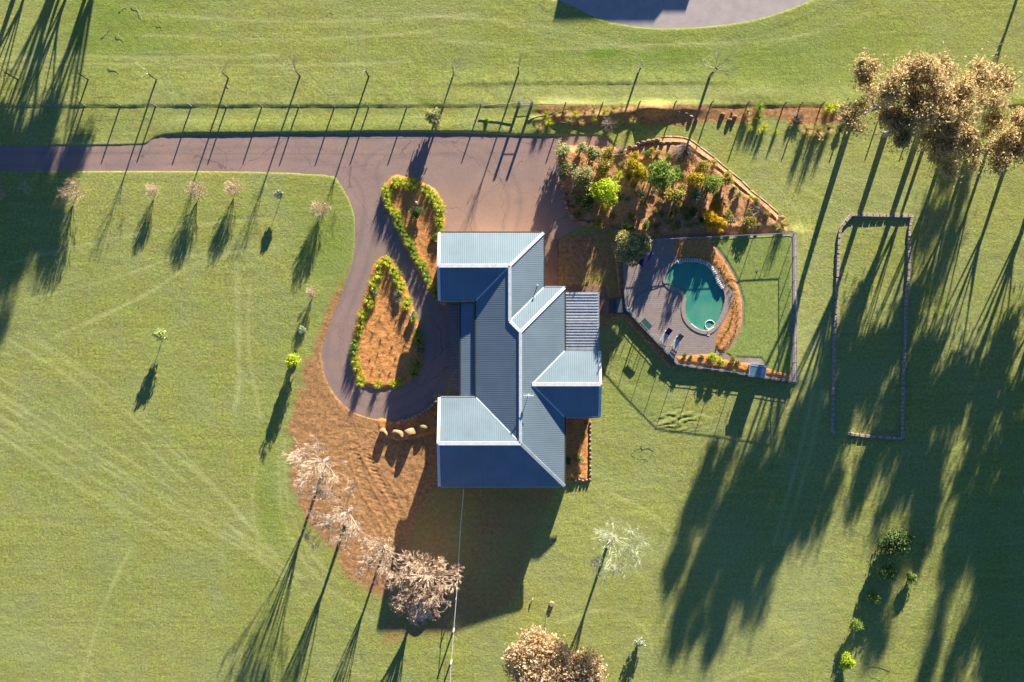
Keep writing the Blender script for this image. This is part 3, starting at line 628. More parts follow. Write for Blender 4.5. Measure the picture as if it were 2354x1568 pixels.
for gx, y0, y1, ym, hh in ((1022, 549, 679, 614, 77), (1022, 925, 1104, 1014.5, 101), (1366, 819, 945, 882, 75)):
    a = HR(E(gx, y0, 0)); b = HR(E(gx, y1, 0)); c = HR(E(gx, ym, hh)); kz = 3.2
    wmb.add([(a[0], a[1], kz), (b[0], b[1], kz), (b[0], b[1], kz+.17), (c[0], c[1], c[2]-.08), (a[0], a[1], kz+.17)], [(0, 1, 2, 3, 4)])
wmb.build('wall', M['brick'], house)
def wall_item(name, u, v, w, h, z, axis_, mat, sub=None):
    x, y, _ = P(u, v, 2.5); mb = MB(); mb.box((x-hx, y-hy, z), (w, .10, h) if axis_ == 'x' else (.10, w, h)); o = mb.build(name, M['white'], house, bevel=.01)
    m2 = MB(); m2.box((x-hx, y-hy, z), (w-.14, .14, h-.14) if axis_ == 'x' else (.14, w-.14, h-.14)); m2.build(sub or 'pane', M[mat], o)
    return o
for u, v, w, ax_ in ((1366, 860, 1.8, 'y'), (1366, 905, 1.8, 'y'), (1285, 720, 2.4, 'y'), (1285, 780, 2.0, 'y'), (1285, 1000, 1.8, 'y'), (1285, 1060, 1.8, 'y'), (1080, 1104, 1.8, 'x'), (1160, 1104, 1.8, 'x'), (1240, 1104, 1.5, 'x'),
                     (1022, 1014, 2.0, 'y'), (1022, 614, 1.5, 'y'), (1107, 740, 1.5, 'y'), (1107, 860, 1.8, 'y'), (1237, 600, 1.2, 'y'), (1325, 819, 1.5, 'x'), (1325, 945, 1.5, 'x')):
    wall_item('window', u, v, w, 1.2, 1.5, ax_, 'glass')
wall_item('garage_door', 1075, 549, 2.6, 2.2, 1.15, 'x', 'cream', 'door_panel'); wall_item('garage_door', 1145, 549, 2.6, 2.2, 1.15, 'x', 'cream', 'door_panel'); wall_item('door', 1107, 800, 1.0, 2.1, 1.1, 'y', 'dark', 'door_panel')
# verandah and patio roofs
def sheet(name, u0, u1, v0, v1, z0, z1, mat, uvax):
    a = [HR((*P(u, v, 2.4)[:2], z)) for u, v, z in ((u0, v1, z0), (u1, v1, z1), (u1, v0, z1), (u0, v0, z0))]
    me = bpy.data.meshes.new(name); me.from_pydata(a, [], [(0, 1, 2, 3)]); l = me.uv_layers.new(name='UVMap')
    for i, p in enumerate(a): l.data[i].uv = (p[1], p[0]) if uvax else (p[0], p[1])
    o = link(name, me, M[mat], house); s = o.modifiers.new('t', 'SOLIDIFY'); s.thickness = .04; s.offset = -1; return o
vr = sheet('verandah_roof', 1060, 1090, 697, 911, 2.72, 2.92, 'roof', 1)
mb = MB(); mb.beam(HR((*P(1058.5, 697, 2.2)[:2], 2.68)), HR((*P(1058.5, 911, 2.2)[:2], 2.68)), .13, .12); mb.build('gutter', M['dark'], vr)
for v in (700, 742, 784, 826, 868, 908):
    mb = MB(); x, y, _ = P(1062, v, 2.2); mb.box((x-hx, y-hy, 1.32), (.1, .1, 2.7)); mb.build('verandah_post', M['white'], house)
mb = MB(); p0 = P(1299, 674, 2.5); p1 = P(1374, 805, 2.5); ny = 20; per = (p0[1]-p1[1])/ny
for i in range(ny):
    y = p1[1]+i*per
    prof = [(0, 0), (per*.42, 0), (per*.55, .13), (per*.87, .13), (per, 0)]
    for (a, za), (b, zb) in zip(prof[:-1], prof[1:]):
        mb.add([HR((p0[0], y+a, 3.02+za)), HR((p1[0], y+a, 2.90+za)), HR((p1[0], y+b, 2.90+zb)), HR((p0[0], y+b, 3.02+zb))], [(0, 1, 2, 3)])
M['patio'] = plain('patio_ribbed_steel', (.46, .50, .55), .5)
pr = mb.build('patio_roof', M['patio'], house); s = pr.modifiers.new('t', 'SOLIDIFY'); s.thickness = .02
mb = MB(); mb.beam(HR((*P(1375.5, 673, 2.4)[:2], 2.86)), HR((*P(1375.5, 806, 2.4)[:2], 2.86)), .12, .14); mb.build('gutter', M['alu'], pr)
mb = MB(); mb.beam(HR((*P(1299, 673, 2.4)[:2], 3.0)), HR((*P(1376, 673, 2.4)[:2], 2.90)), .10, .16); mb.build('fascia', M['alu'], pr)
for v in (678, 740, 801):
    mb = MB(); x, y, _ = P(1370, v, 2.4); mb.box((x-hx, y-hy, 1.42), (.1, .1, 2.84)); mb.build('patio_post', M['white'], house)
x, y, z = E(1235, 657, 14); mb = MB(); mb.tube([(x-hx, y-hy, z-.1), (x-hx, y-hy, z+.6)], .05, 10); mb.tube([(x-hx, y-hy, z+.55), (x-hx, y-hy, z+.68)], .10, 10); mb.build('vent_pipe', M['white'], house, sm=False)
x, y, z = E(1214, 906, 83)
mb = MB(); mb.tube([(x-hx, y-hy, z-.1), (x-hx, y-hy, z+.95)], .03, 6)
for k in range(5): mb.tube([(x-hx-.5+k*.25, y-hy-.32+.03*k, z+.9), (x-hx-.5+k*.25, y-hy+.32-.03*k, z+.9)], .022, 5)
mb.tube([(x-hx-.55, y-hy, z+.9), (x-hx+.55, y-hy, z+.9)], .03, 5); mb.box((x-hx, y-hy, z+.75), (.22, .3, .2)); mb.build('tv_antenna', M['white'], house)

# ------------------------------------------------------------------ plants
rs = np.random.RandomState(5)
def tubes(P0, P1, R0, R1, k=3):
    P0 = np.asarray(P0, float); P1 = np.asarray(P1, float); R0 = np.asarray(R0); R1 = np.asarray(R1)
    d = P1-P0; d /= np.linalg.norm(d, axis=1)[:, None]+1e-9
    up = np.where(np.abs(d[:, 2:3]) < .9, np.array([[0, 0, 1.]]), np.array([[1., 0, 0]]))
    a = np.cross(d, up); a /= np.linalg.norm(a, axis=1)[:, None]+1e-9; b = np.cross(d, a); n = len(P0); V = np.zeros((n, 2*k, 3))
    for i in range(k):
        t = 2*math.pi*i/k; o = a*math.cos(t)+b*math.sin(t)
        V[:, i] = P0+o*R0[:, None]; V[:, k+i] = P1+o*R1[:, None]
    base = (np.arange(n)*2*k)[:, None]; F = []
    for i in range(k):
        j = (i+1) % k; F.append(np.stack([base[:, 0]+i, base[:, 0]+j, base[:, 0]+k+j, base[:, 0]+k+i], -1))
    return V.reshape(-1, 3), np.concatenate(F)
def leaves(C, size, rng, elong=1.8, upbias=0.0):
    n = len(C); a = rng.normal(size=(n, 3)); a[:, 2] += upbias; a /= np.linalg.norm(a, axis=1)[:, None]
    b = rng.normal(size=(n, 3)); b = np.cross(a, b); b /= np.linalg.norm(b, axis=1)[:, None]
    s = size*(.6+.8*rng.rand(n))[:, None]; A = a*s*elong/2; B_ = b*s/2
    V = np.stack([C-A, C-A*.1+B_, C+A, C-A*.1-B_], 1).reshape(-1, 3); base = np.arange(n)[:, None]*4
    return V, base+np.array([[0, 1, 2, 3]])
def branch(rng, segs, p, d, L, r, depth, nb, spread, trop, wig, shrink=.62, minr=.006, tips=None, nsub=3):
    pts = [p]; rr = [r]; dd = d
    for i in range(nsub):
        dd = dd+rng.normal(size=3)*wig+np.array([0, 0, trop]); dd = dd/np.linalg.norm(dd)
        q = pts[-1]+dd*L/nsub; r2 = max(r*(1-.5*(i+1)/nsub), minr); segs.append((pts[-1], q, rr[-1], r2)); pts.append(q); rr.append(r2)
    if depth == 0:
        if tips is not None: tips.append(pts[-1])
        return
    for i in range(nb):
        t = rng.uniform(.35, 1.0) if i else 1.0
        k = min(int(t*nsub), nsub-1); fr = t*nsub-k; q = pts[k]*(1-fr)+pts[k+1]*fr if t < 1 else pts[-1]
        v = rng.normal(size=3); v = v-dd*v.dot(dd); v /= np.linalg.norm(v)+1e-9; an = rng.uniform(.5, 1.25)*spread
        nd = dd*math.cos(an)+v*math.sin(an)
        branch(rng, segs, q, nd, L*shrink*rng.uniform(.75, 1.2), max(rr[k+1]*.72, minr), depth-1, nb, spread, trop, wig, shrink, minr, tips, max(2, nsub-1))
def seg_mesh(name, segs, k=4):
    a = np.array([s[0] for s in segs]); b = np.array([s[1] for s in segs]); r0 = np.array([s[2] for s in segs]); r1 = np.array([s[3] for s in segs])
    V, F = tubes(a, b, r0, r1, k); return np_mesh(name, V, F)
def tree_thing(name, loc, trunk_me, tmat, crown_me, cmat, label, cat, group=None, crown_name='crown', sc=1, rz=0):
    t = empty(name, loc, rz); t.scale = (sc, sc, sc); tag(t, label, cat, group)
    link('trunk', trunk_me, tmat, t); link(crown_name, crown_me, cmat, t); return t

# leafless trees
def bare_meshes(seed, h, rad, limbs, depth, nb, tr=.14, clear=.18, spread=.55, lean=(0, 0), minr=.012, trop=.05, k=3):
    rng = np.random.RandomState(seed); tseg = []; cseg = []
    p = np.array([0, 0, -.15]); top = np.array([lean[0]*clear*h, lean[1]*clear*h, h*clear]); tseg.append((p, p*.5+top*.5, tr*1.25, tr*1.05)); tseg.append((p*.5+top*.5, top, tr*1.05, tr*.85))
    hh = h*(1-clear)
    for i in range(limbs):
        a = 2*math.pi*(i+rng.uniform(-.3, .3))/limbs; out = rad/hh*rng.uniform(.15, 1.35)
        d = np.array([math.cos(a)*out+lean[0], math.sin(a)*out+lean[1], 1.0]); d /= np.linalg.norm(d)
        branch(rng, cseg, top-np.array([0, 0, rng.uniform(0, .12)*hh]), d, math.hypot(hh, rad)*.46*rng.uniform(.85, 1.1), tr*.40, depth, nb, spread, trop, .05, .62, minr)
    zc = h*.60; out_ = []
    for a_, b_, ra, rb in cseg:
        q2 = []
        for w in (a_, b_):
            w = w-np.array([lean[0]*w[2], lean[1]*w[2], 0]); e = np.array([w[0]/rad, w[1]/rad, (w[2]-zc)/(h*.42)]); n_ = np.linalg.norm(e)
            k_ = 1 if n_ < .9 else (.9+(n_-.9)*.45)/n_
            w = np.array([w[0]*k_, w[1]*k_, zc+(w[2]-zc)*k_]); q2.append(w+np.array([lean[0]*w[2], lean[1]*w[2], 0]))
        out_.append((q2[0], q2[1], ra, rb))
    cseg = out_
    return seg_mesh('bare_trunk', tseg, 8), seg_mesh('bare_crown', cseg, k)
def base_for(u, v): return P(u, v)
BIG = [  # hub px, seed, height, radius, limbs, depth, nb, twig mat, label
 ((752, 1056), 1, 8.2, 4.3, 13, 4, 4, 'twig', 'large leafless tan tree, northernmost of the row by the bare earth', .13),
 ((806, 1170), 2, 8.4, 4.7, 14, 4, 4, 'twig', 'large leafless tan tree, second of the row south of the bare earth', .14),
 ((887, 1252), 3, 7.0, 3.6, 12, 4, 4, 'twig', 'smaller leafless tan tree just left of the house shadow edge', .11),
 ((982, 1316), 4, 6.8, 5.0, 24, 4, 4, 'twig2', 'broad leafless pinkish tree standing in the house shadow', .15)]
for (uv, sd_, h, rad, limbs, dp, nb, tm, lab, tr) in BIG:
    a, b = bare_meshes(sd_, h, rad, limbs, dp, nb, tr*1.25, .30, .34, minr=.012 if tm == 'twig' else .018)
    tree_thing('bare_tree', P(*uv), a, M['bark'], b, M[tm], lab, 'tree', 'large leafless trees south-west of the house', 'branches')
a, b = bare_meshes(9, 8.2, 4.5, 12, 4, 4, .15, .28, .36, minr=.012); tree_thing('bare_tree', P(1405, 1228), a, M['bark'], b, M['paletwig'], 'pale greenish leafless tree on the lawn south-east of the house', 'tree', None, 'branches')

small = [bare_meshes(20+i, 1.6, 1.05, 20, 3, 4, .035, .10, .5, minr=.006) for i in range(4)]
SM = [((168, 443), 1.30, 'orange-tan ball-shaped bare tree, largest under the drive at left'), ((352, 437), .82, 'small ball-shaped bare tree below the start of the wide drive'), ((454, 438), 1.02, 'pinkish ball-shaped bare tree, left of the adjoining pair below the drive'),
      ((538, 432), 1.02, 'pinkish ball-shaped bare tree, right of the adjoining pair below the drive'), ((736, 480), 1.05, 'round bare tree nearest the lawn corner by the drive bend'), ((717, 672), .74, 'small pale bare tree halfway down the curved lawn edge'), ((-8, 440), 1.05, 'bare tree cut by the left edge of the picture')]
for i, (uv, sc, lab) in enumerate(SM):
    a, b = small[i % 4]; tree_thing('small_bare_tree', P(uv[0], uv[1], 1.0), a, M['darkbark'], b, M['twig2'], lab, 'tree', 'small leafless trees along the drive', 'branches', sc=sc*1.2, rz=i*1.3).location.z = 0
a, b = bare_meshes(30, 1.9, 1.2, 7, 2, 4, .05, .1, .6, lean=(-.3, 0), minr=.012); tree_thing('small_bare_tree', (*P(78, 437)[:2], 0), a, M['bark'], b, M['paletwig'], 'spindly pale bare tree in the deep shade at the left', 'tree', 'small leafless trees along the drive', 'branches')

def foliage_mesh(name, seed, rad, h0, h1, n, leaf, blobs=9, shell=.55, elong=1.7, upb=.3, irr=.45):
    rng = np.random.RandomState(seed); C = []; zc = (h0+h1)/2; zr = (h1-h0)/2
    cs = []
    for i in range(blobs):
        v = rng.normal(size=3); v /= np.linalg.norm(v); q = rng.uniform(.15, .75)
        cs.append((v*np.array([rad, rad, zr])*q+np.array([0, 0, zc]), rng.uniform(.30, .30+irr)))
    per = n//blobs
    for c, s in cs:
        v = rng.normal(size=(per, 3)); v /= np.linalg.norm(v, axis=1)[:, None]; r = (shell+(1-shell)*rng.rand(per))*np.where(rng.rand(per) < .08, 1.2, 1)
        C.append(c+v*r[:, None]*np.array([rad, rad, max(zr, rad*.3)])*s)
    C = np.concatenate(C); C[:, 2] = np.maximum(C[:, 2], .03)
    V, F = leaves(C, leaf, rng, elong, upb); return np_mesh(name, V, F)
def blade_mesh(name, seed, n, L, w, rise=.8, droop=.5, segs=3, spike=False, spread=1.0):
    rng = np.random.RandomState(seed); V = []; F = []
    for i in range(n):
        a = rng.uniform(0, 2*math.pi); el = rng.uniform(.15, 1.45) if not spike else rng.uniform(-.1, 1.4); l = L*rng.uniform(.7, 1.1)
        r0 = rng.uniform(0, .12)*spread; p = np.array([math.cos(a)*r0, math.sin(a)*r0, .02 if not spike else rise*L]); d = np.array([math.cos(a)*math.cos(el), math.sin(a)*math.cos(el), math.sin(el)]); sd = np.array([-math.sin(a), math.cos(a), 0])
        b = len(V)
        for k in range(segs+1):
            ww = w*(1-k/segs)**.6*(.6 if k == 0 else 1); V += [p-sd*ww/2, p+sd*ww/2]
            p = p+d*l/segs; d = d+np.array([0, 0, -droop/segs]); d /= np.linalg.norm(d)
        for k in range(segs): F.append((b+2*k, b+2*k+1, b+2*k+3, b+2*k+2))
    return np_mesh(name, np.array(V), np.array(F))

# young thin trees north of the fence
thin = []
for i in range(3):
    rng = np.random.RandomState(60+i); ts = []; cs = []
    p = np.array([0, 0, -.1]); ts.append((p, np.array([.03, 0, 1.5]), .10, .085)); ts.append((np.array([.03, 0, 1.5]), np.array([0, .02, 2.6]), .085, .07))
    for k in range(6):
        a = rng.uniform(0, 6.28); d = np.array([math.cos(a)*.45, math.sin(a)*.45, 1.]); d /= np.linalg.norm(d)
        branch(rng, cs, np.array([0, .02, 2.5]), d, 1.15, .035, 3, 3, .55, .03, .12, .62, .008)
    thin.append((seg_mesh('thin_trunk', ts, 7), seg_mesh('thin_crown', cs, 3)))
TH = [(41, 183, 1.0, 'leafless young paddock tree in the tree shadow nearest the left edge'), (203, 183, .95, 'leafless young paddock tree on the right rim of the left shadow'), (360, 183, 1.0, 'leafless young paddock tree, third counting from the left edge'),
      (525, 180, 1.0, 'leafless young paddock tree, fourth counting from the left edge'), (690, 175, 1.05, 'thin paddock tree with a yellowish twig haze, fifth from the left'), (848, 176, 1.02, 'thin paddock tree with faint yellow twigs, sixth from the left'),
      (1043, 170, 1.0, 'thin paddock tree at the left start of the dark furrow'), (1192, 168, 1.05, 'thin paddock tree directly above the rail gate'), (1466, 170, 1.15, 'thin leaning paddock tree above the left end of the rock garden')]
for i, (u, v, sc, lab) in enumerate(TH):
    a, b = thin[i % 3]; tree_thing('young_tree', P(u, v), a, M['darkbark'], b, M['youngtwig'] if i not in (4, 5, 6) else M['paletwig'], lab, 'tree', 'young trees along the paddock fence', 'branches', sc=sc, rz=i*2.1)
rng = np.random.RandomState(77); ts = []; cs = []
ts.append((np.array([0, 0, -.1]), np.array([.05, .1, 2.0]), .17, .14)); ts.append((np.array([.05, .1, 2.0]), np.array([.1, .2, 2.9]), .14, .11))
for d, L in (((1.0, .8, .7), 3.0), ((-.7, .1, .8), 2.0), ((.9, -.5, .5), 2.3), ((-.3, -.6, .8), 1.6), ((.2, .9, .8), 2.2), ((.6, .1, .9), 2.3)):
    d = np.array(d); branch(rng, cs, np.array([.1, .2, 2.7]), d/np.linalg.norm(d), L*.62, .07, 3, 4, .6, .0, .10, .62, .011)
tree_thing('young_tree', P(1631, 178), seg_mesh('big_thin_trunk', ts, 8), M['darkbark'], seg_mesh('big_thin_crown', cs, 3), M['youngtwig'], 'wide-spreading bare tree, largest and rightmost of the paddock row', 'tree', 'young trees along the paddock fence', 'branches')

# gum trees and other leafy trees
def gum(seed, h, rad, clear, n, leaf=.30, clumps=26, tr=.32, lean=(0, 0)):
    rng = np.random.RandomState(seed); segs = []; tips = []
    p = np.array([0, 0, -.2]); q = np.array([lean[0]*clear*.5, lean[1]*clear*.5, clear*.55]); r = np.array([lean[0]*clear, lean[1]*clear, clear]); segs += [(p, q, tr*1.3, tr), (q, r, tr, tr*.8)]
    C = []
    nl = max(3, int(rad*1.5)); heads = []
    for i in range(nl):
        lat = [-.8, .28, -.28, .8, -.25, .75, .3, -.78, 0][i % 9]*rad+rng.normal()*.25; dep = rng.uniform(-.8, .8)*math.sqrt(max(0, rad*rad-lat*lat)); qx = .948*lat+.317*dep; qy = -.317*lat+.948*dep; a = math.atan2(qy, qx); rr = math.hypot(qx, qy); top = clear+(h-clear)*(1-.45*(rr/rad)**2)*rng.uniform(.85, 1.05)
        hd = np.array([r[0]+math.cos(a)*rr+lean[0]*(top-clear), r[1]+math.sin(a)*rr+lean[1]*(top-clear), top]); m = r+(hd-r)*.45; m[2] -= .1*(top-clear)
        st = r+np.array([0, 0, -rng.uniform(0, .25)*clear]); segs += [(st, m, tr*.5, tr*.3), (m, hd, tr*.3, .05)]; heads.append((m, hd))
    for i in range(clumps):
        m, hd = heads[i % nl]; t = rng.uniform(.25, 1.0); c0 = m+(hd-m)*t; c = c0+np.array([rng.normal()*.42, rng.normal()*.42, rng.normal()*.25])*(1.4-.4*t)*(rad/6.4)**.5*1.15
        segs.append((c0, c, .05, .02)); k = n//clumps; v = rng.normal(size=(k, 3)); s = rng.uniform(.45, .85); j = rng.rand(k) < .15
        pts = c+v*np.array([s, s, s*.7])*.62; pts[j] = c+v[j]*np.array([s, s, s*.6])*1.3; C.append(pts)
    V, F = leaves(np.concatenate(C), leaf, rng, 2.4, -.9); return seg_mesh('gum_limbs', segs, 7), np_mesh('gum_leaves', V, F)
gA = gum(101, 15.0, 6.4, 5.6, 24000, .14, 64, lean=(.10, -.10)); gB = gum(102, 13.5, 5.4, 5.2, 17000, .14, 46, lean=(.06, -.06)); gC = gum(103, 12.0, 5.0, 3.6, 11000, .14, 34); gL = gum(106, 9.5, 4.6, 2.4, 6200, .14, 27, .2); gS = gum(104, 15.0, 2.9, 4.5, 4600, .16, 18, .24); gT = gum(105, 12.5, 2.5, 3.5, 3600, .16, 14, .2)
GUM = [((1960, 264), gA, 1.0, 'euc', 'tall gum tree at the fence end, leftmost of the big gums', 0), ((2034, 310), gB, .92, 'euc', 'tall gum tree in the middle of the big crown mass', .1),
       ((2121, 345), gL, .9, 'euc', 'tall gum tree whose bare trunk shadow falls above the bordered rectangle', 2.5), ((2226, 352), gL, 1.0, 'euc', 'brownish gum tree at the right edge of the big crown mass', 3.9),
       ((2196, 268), gL, 1.15, 'euc', 'tan-leaved gum tree filling the right side of the big crown mass', 1.4), ((2275, 330), gL, .9, 'euc', 'brown gum tree between the big crown mass and the picture edge', 3.0),
       ((2120, 285), gC, 1.0, 'euc', 'low gum tree in the centre of the big crown mass', 5.0)]
def gum_thing(uv, g, sc, lm, lab, rz, grp):
    t = empty('gum_tree', P(*uv), rz); t.scale = (sc,)*3; tag(t, lab, 'tree', grp)
    link('trunk', g[0], M['bark'], t)
    me = g[1]
    if lm != 'euc': me = g[1].copy(); me.materials.clear()
    link('crown', me, LF[lm], t)
for uv, g, sc, lm, lab, rz in GUM: gum_thing(uv, g, sc, lm, lab, rz, 'big gum trees at the upper right')
OFF = [((2318, 362), gL, 1.05, 0), ((2410, 345), gL, 1.1, 1), ((2430, 290), gS, 1.0, 2), ((2500, 360), gL, 1.0, 3), ((2530, 300), gS, 1.05, 4), ((2585, 400), gL, 1.15, 5.5), ((2440, 560), gL, .85, 3.3), ((2530, 620), gL, 1.0, 4.4), ((2500, 760), gL, .95, 2.9), ((2600, 700), gS, 1.0, .9), ((2680, 440), gS, 1.1, 3.9), ((2590, 900), gL, .9, 1.9), ((2480, 1010), gL, .7, 1.9), ((2640, 300), gS, 1.15, 2.2), ((2400, -190), gT, .9, 1.0)]
ORD = ['first', 'second', 'third', 'fourth', 'fifth', 'sixth', 'seventh', 'eighth', 'ninth', 'tenth', 'eleventh', 'twelfth', '13th', '14th', '15th', '16th', '17th', '18th', '19th', '20th', '21st', '22nd', '23rd', '24th', '25th', '26th', '27th', '28th', '29th', '30th']
for i, (uv, g, sc, rz) in enumerate(OFF):
    gum_thing(uv, g, sc, 'euc', 'pale-crowned gum tree cut by the right picture edge' if i == 0 else 'gum tree beyond the right picture edge that shades the east lawn', rz, 'gum trees beyond the right edge' if i else None)
for i, (uv, g, sc, rz) in enumerate([((335, -400), gB, 1.0, .3), ((240, -430), gA, .92, .2), ((205, -165), gL, 1.0, .8), ((110, -170), gL, .95, 2.8), ((20, -150), gL, 1.0, 4.8), ((290, -285), gS, 1.0, .5), ((235, -300), gT, 1.1, 2.2), ((190, -200), gS, .95, 4.0), ((120, -270), gB, .95, 5.2), ((60, -330), gS, 1.05, 1.5), ((10, -200), gS, 1, 3), ((-60, -250), gS, 1.05, 1.5), ((-20, 90), gT, 1.1, .7), ((-110, 60), gS, 1, 0)]):
    gum_thing(uv, g, sc, 'euc', 'gum tree beyond the top left corner that shades the drive', rz, 'gum trees beyond the top left corner')
def leafy(name, uv, hm, tr_h, fm, lm, lab, cat='tree', grp=None, sc=1, trunk_r=.05, bm='darkbark', rz=0):
    loc = P(uv[0], uv[1], hm); t = empty(name, (loc[0], loc[1], 0), rz); t.scale = (sc,)*3; tag(t, lab, cat, grp)
    mb = MB(); mb.tube([(0, 0, -.05), (.02, .01, tr_h*.5), (0, 0, tr_h)], [trunk_r*1.2, trunk_r, trunk_r*.6], 6); mb.build('trunk', M[bm], t)
    link('crown', fm, LF[lm], t); return t
leafy('autumn_tree', (1245, 1528), 3.2, 2.6, foliage_mesh('autumn_a', 201, 4.0, 1.6, 5.8, 20000, .20, 26), 'autumn', 'pinkish autumn tree at the bottom edge, larger left crown', trunk_r=.16, grp='two autumn trees at the bottom edge')
leafy('autumn_tree', (1340, 1546), 2.6, 2.0, foliage_mesh('autumn_b', 202, 3.0, 1.2, 4.6, 12000, .20, 20), 'autumn', 'pinkish autumn tree at the bottom edge, smaller right crown', trunk_r=.14, grp='two autumn trees at the bottom edge')
leafy('round_tree', (1459, 567), 3.3, 2.4, foliage_mesh('round_tree', 203, 2.1, 1.8, 4.7, 12000, .13, 22, .7, 1.6, .3, .3), 'cream', 'dense round yellow-green tree at the north-west corner of the pool terrace', trunk_r=.07)
leafy('leafy_sapling', (369, 768), 1.2, 1.1, foliage_mesh('sap_a', 204, .85, .7, 2.0, 700, .12, 9), 'palegreen', 'small pale green sapling alone in the middle of the left lawn', trunk_r=.03)
leafy('leafy_sapling', (674, 829), 1.2, 1.0, foliage_mesh('sap_b', 205, .95, .5, 2.3, 1700, .12, 12), 'bright', 'bright green sapling at the lawn edge beside the bare earth', trunk_r=.04)
leafy('leafy_sapling', (695, 756), .9, .8, foliage_mesh('sap_c', 206, .6, .5, 1.3, 500, .10, 8), 'silver', 'tiny pale grey-green sapling between bare tree and bright sapling', trunk_r=.03)
leafy('leafy_sapling', (643, 448), .9, .9, foliage_mesh('sap_d', 207, .68, .8, 1.6, 900, .10, 9), 'silver', 'round silvery green sapling below the drive, right of the ball-shaped trees', trunk_r=.03)
leafy('leafy_sapling', (1560, 1498-12), .8, .6, foliage_mesh('sap_e', 208, .7, .2, 1.2, 500, .12, 8), 'silver', 'low silvery shrub right of the tree shadow near the bottom', trunk_r=.03).location = (*P(1470, 1472)[:2], 0)

RG = 'shrubs of the rock garden'
# shrubs --------------------------------------------------------------
SH = {}
def shrub_mesh(kind):
    if kind in SH: return SH[kind]
    base, sd_ = kind.rsplit('_', 1); sd_ = int(sd_)
    prm = {'loose': (1.0, .15, 1.7, 1700, .085, 12, .35, 2.6, .3, .5), 'dense': (1.0, .12, 1.6, 2600, .09, 16, .6, 1.5, .3, .35), 'low': (1.0, .05, .9, 1400, .085, 10, .5, 2.0, .4, .4), 'fluffy': (1.0, .1, 1.3, 2400, .07, 14, .5, 2.2, .5, .35)}[base]
    SH[kind] = foliage_mesh('shrub_'+kind, 300+sd_, *prm); return SH[kind]
def shrub(u, v, r, kind, lm, lab, grp='shrubs of the rock garden', z=0, hf=1.0, name='shrub', cat='shrub', stem=True):
    rm = r*1.02/PX; hf = hf*(1.3 if grp == RG else 1)*(1.45 if grp == RG and 375 < v < 450 and r >= 20 else 1)*(1.5 if lab.startswith('largest round') or 'golden blossom' in lab else 1); hm = rm*.8*hf; x, y, _ = P(u, v, hm+z); t = empty(name, (x, y, z), rnd.uniform(0, 6.28)); t.scale = (rm, rm, rm*hf); tag(t, lab, cat, grp)
    key = (kind, lm); me = shrub_mesh(kind)
    if me.materials and me.materials[0] != LF[lm]:
        if key not in SH: c = me.copy(); c.materials.clear(); SH[key] = c
        me = SH[key]
    link('foliage', me, LF[lm], t)
    mb = MB()
    for k in range(3):
        a = k*2.1; mb.tube([(0, 0, -.1), (.12*math.cos(a), .12*math.sin(a), .5), (.3*math.cos(a), .3*math.sin(a), 1.0)], [.06, .045, .02], 5)
    mb.build('stem', M['darkbark'], t); return t
RG = 'shrubs of the rock garden'
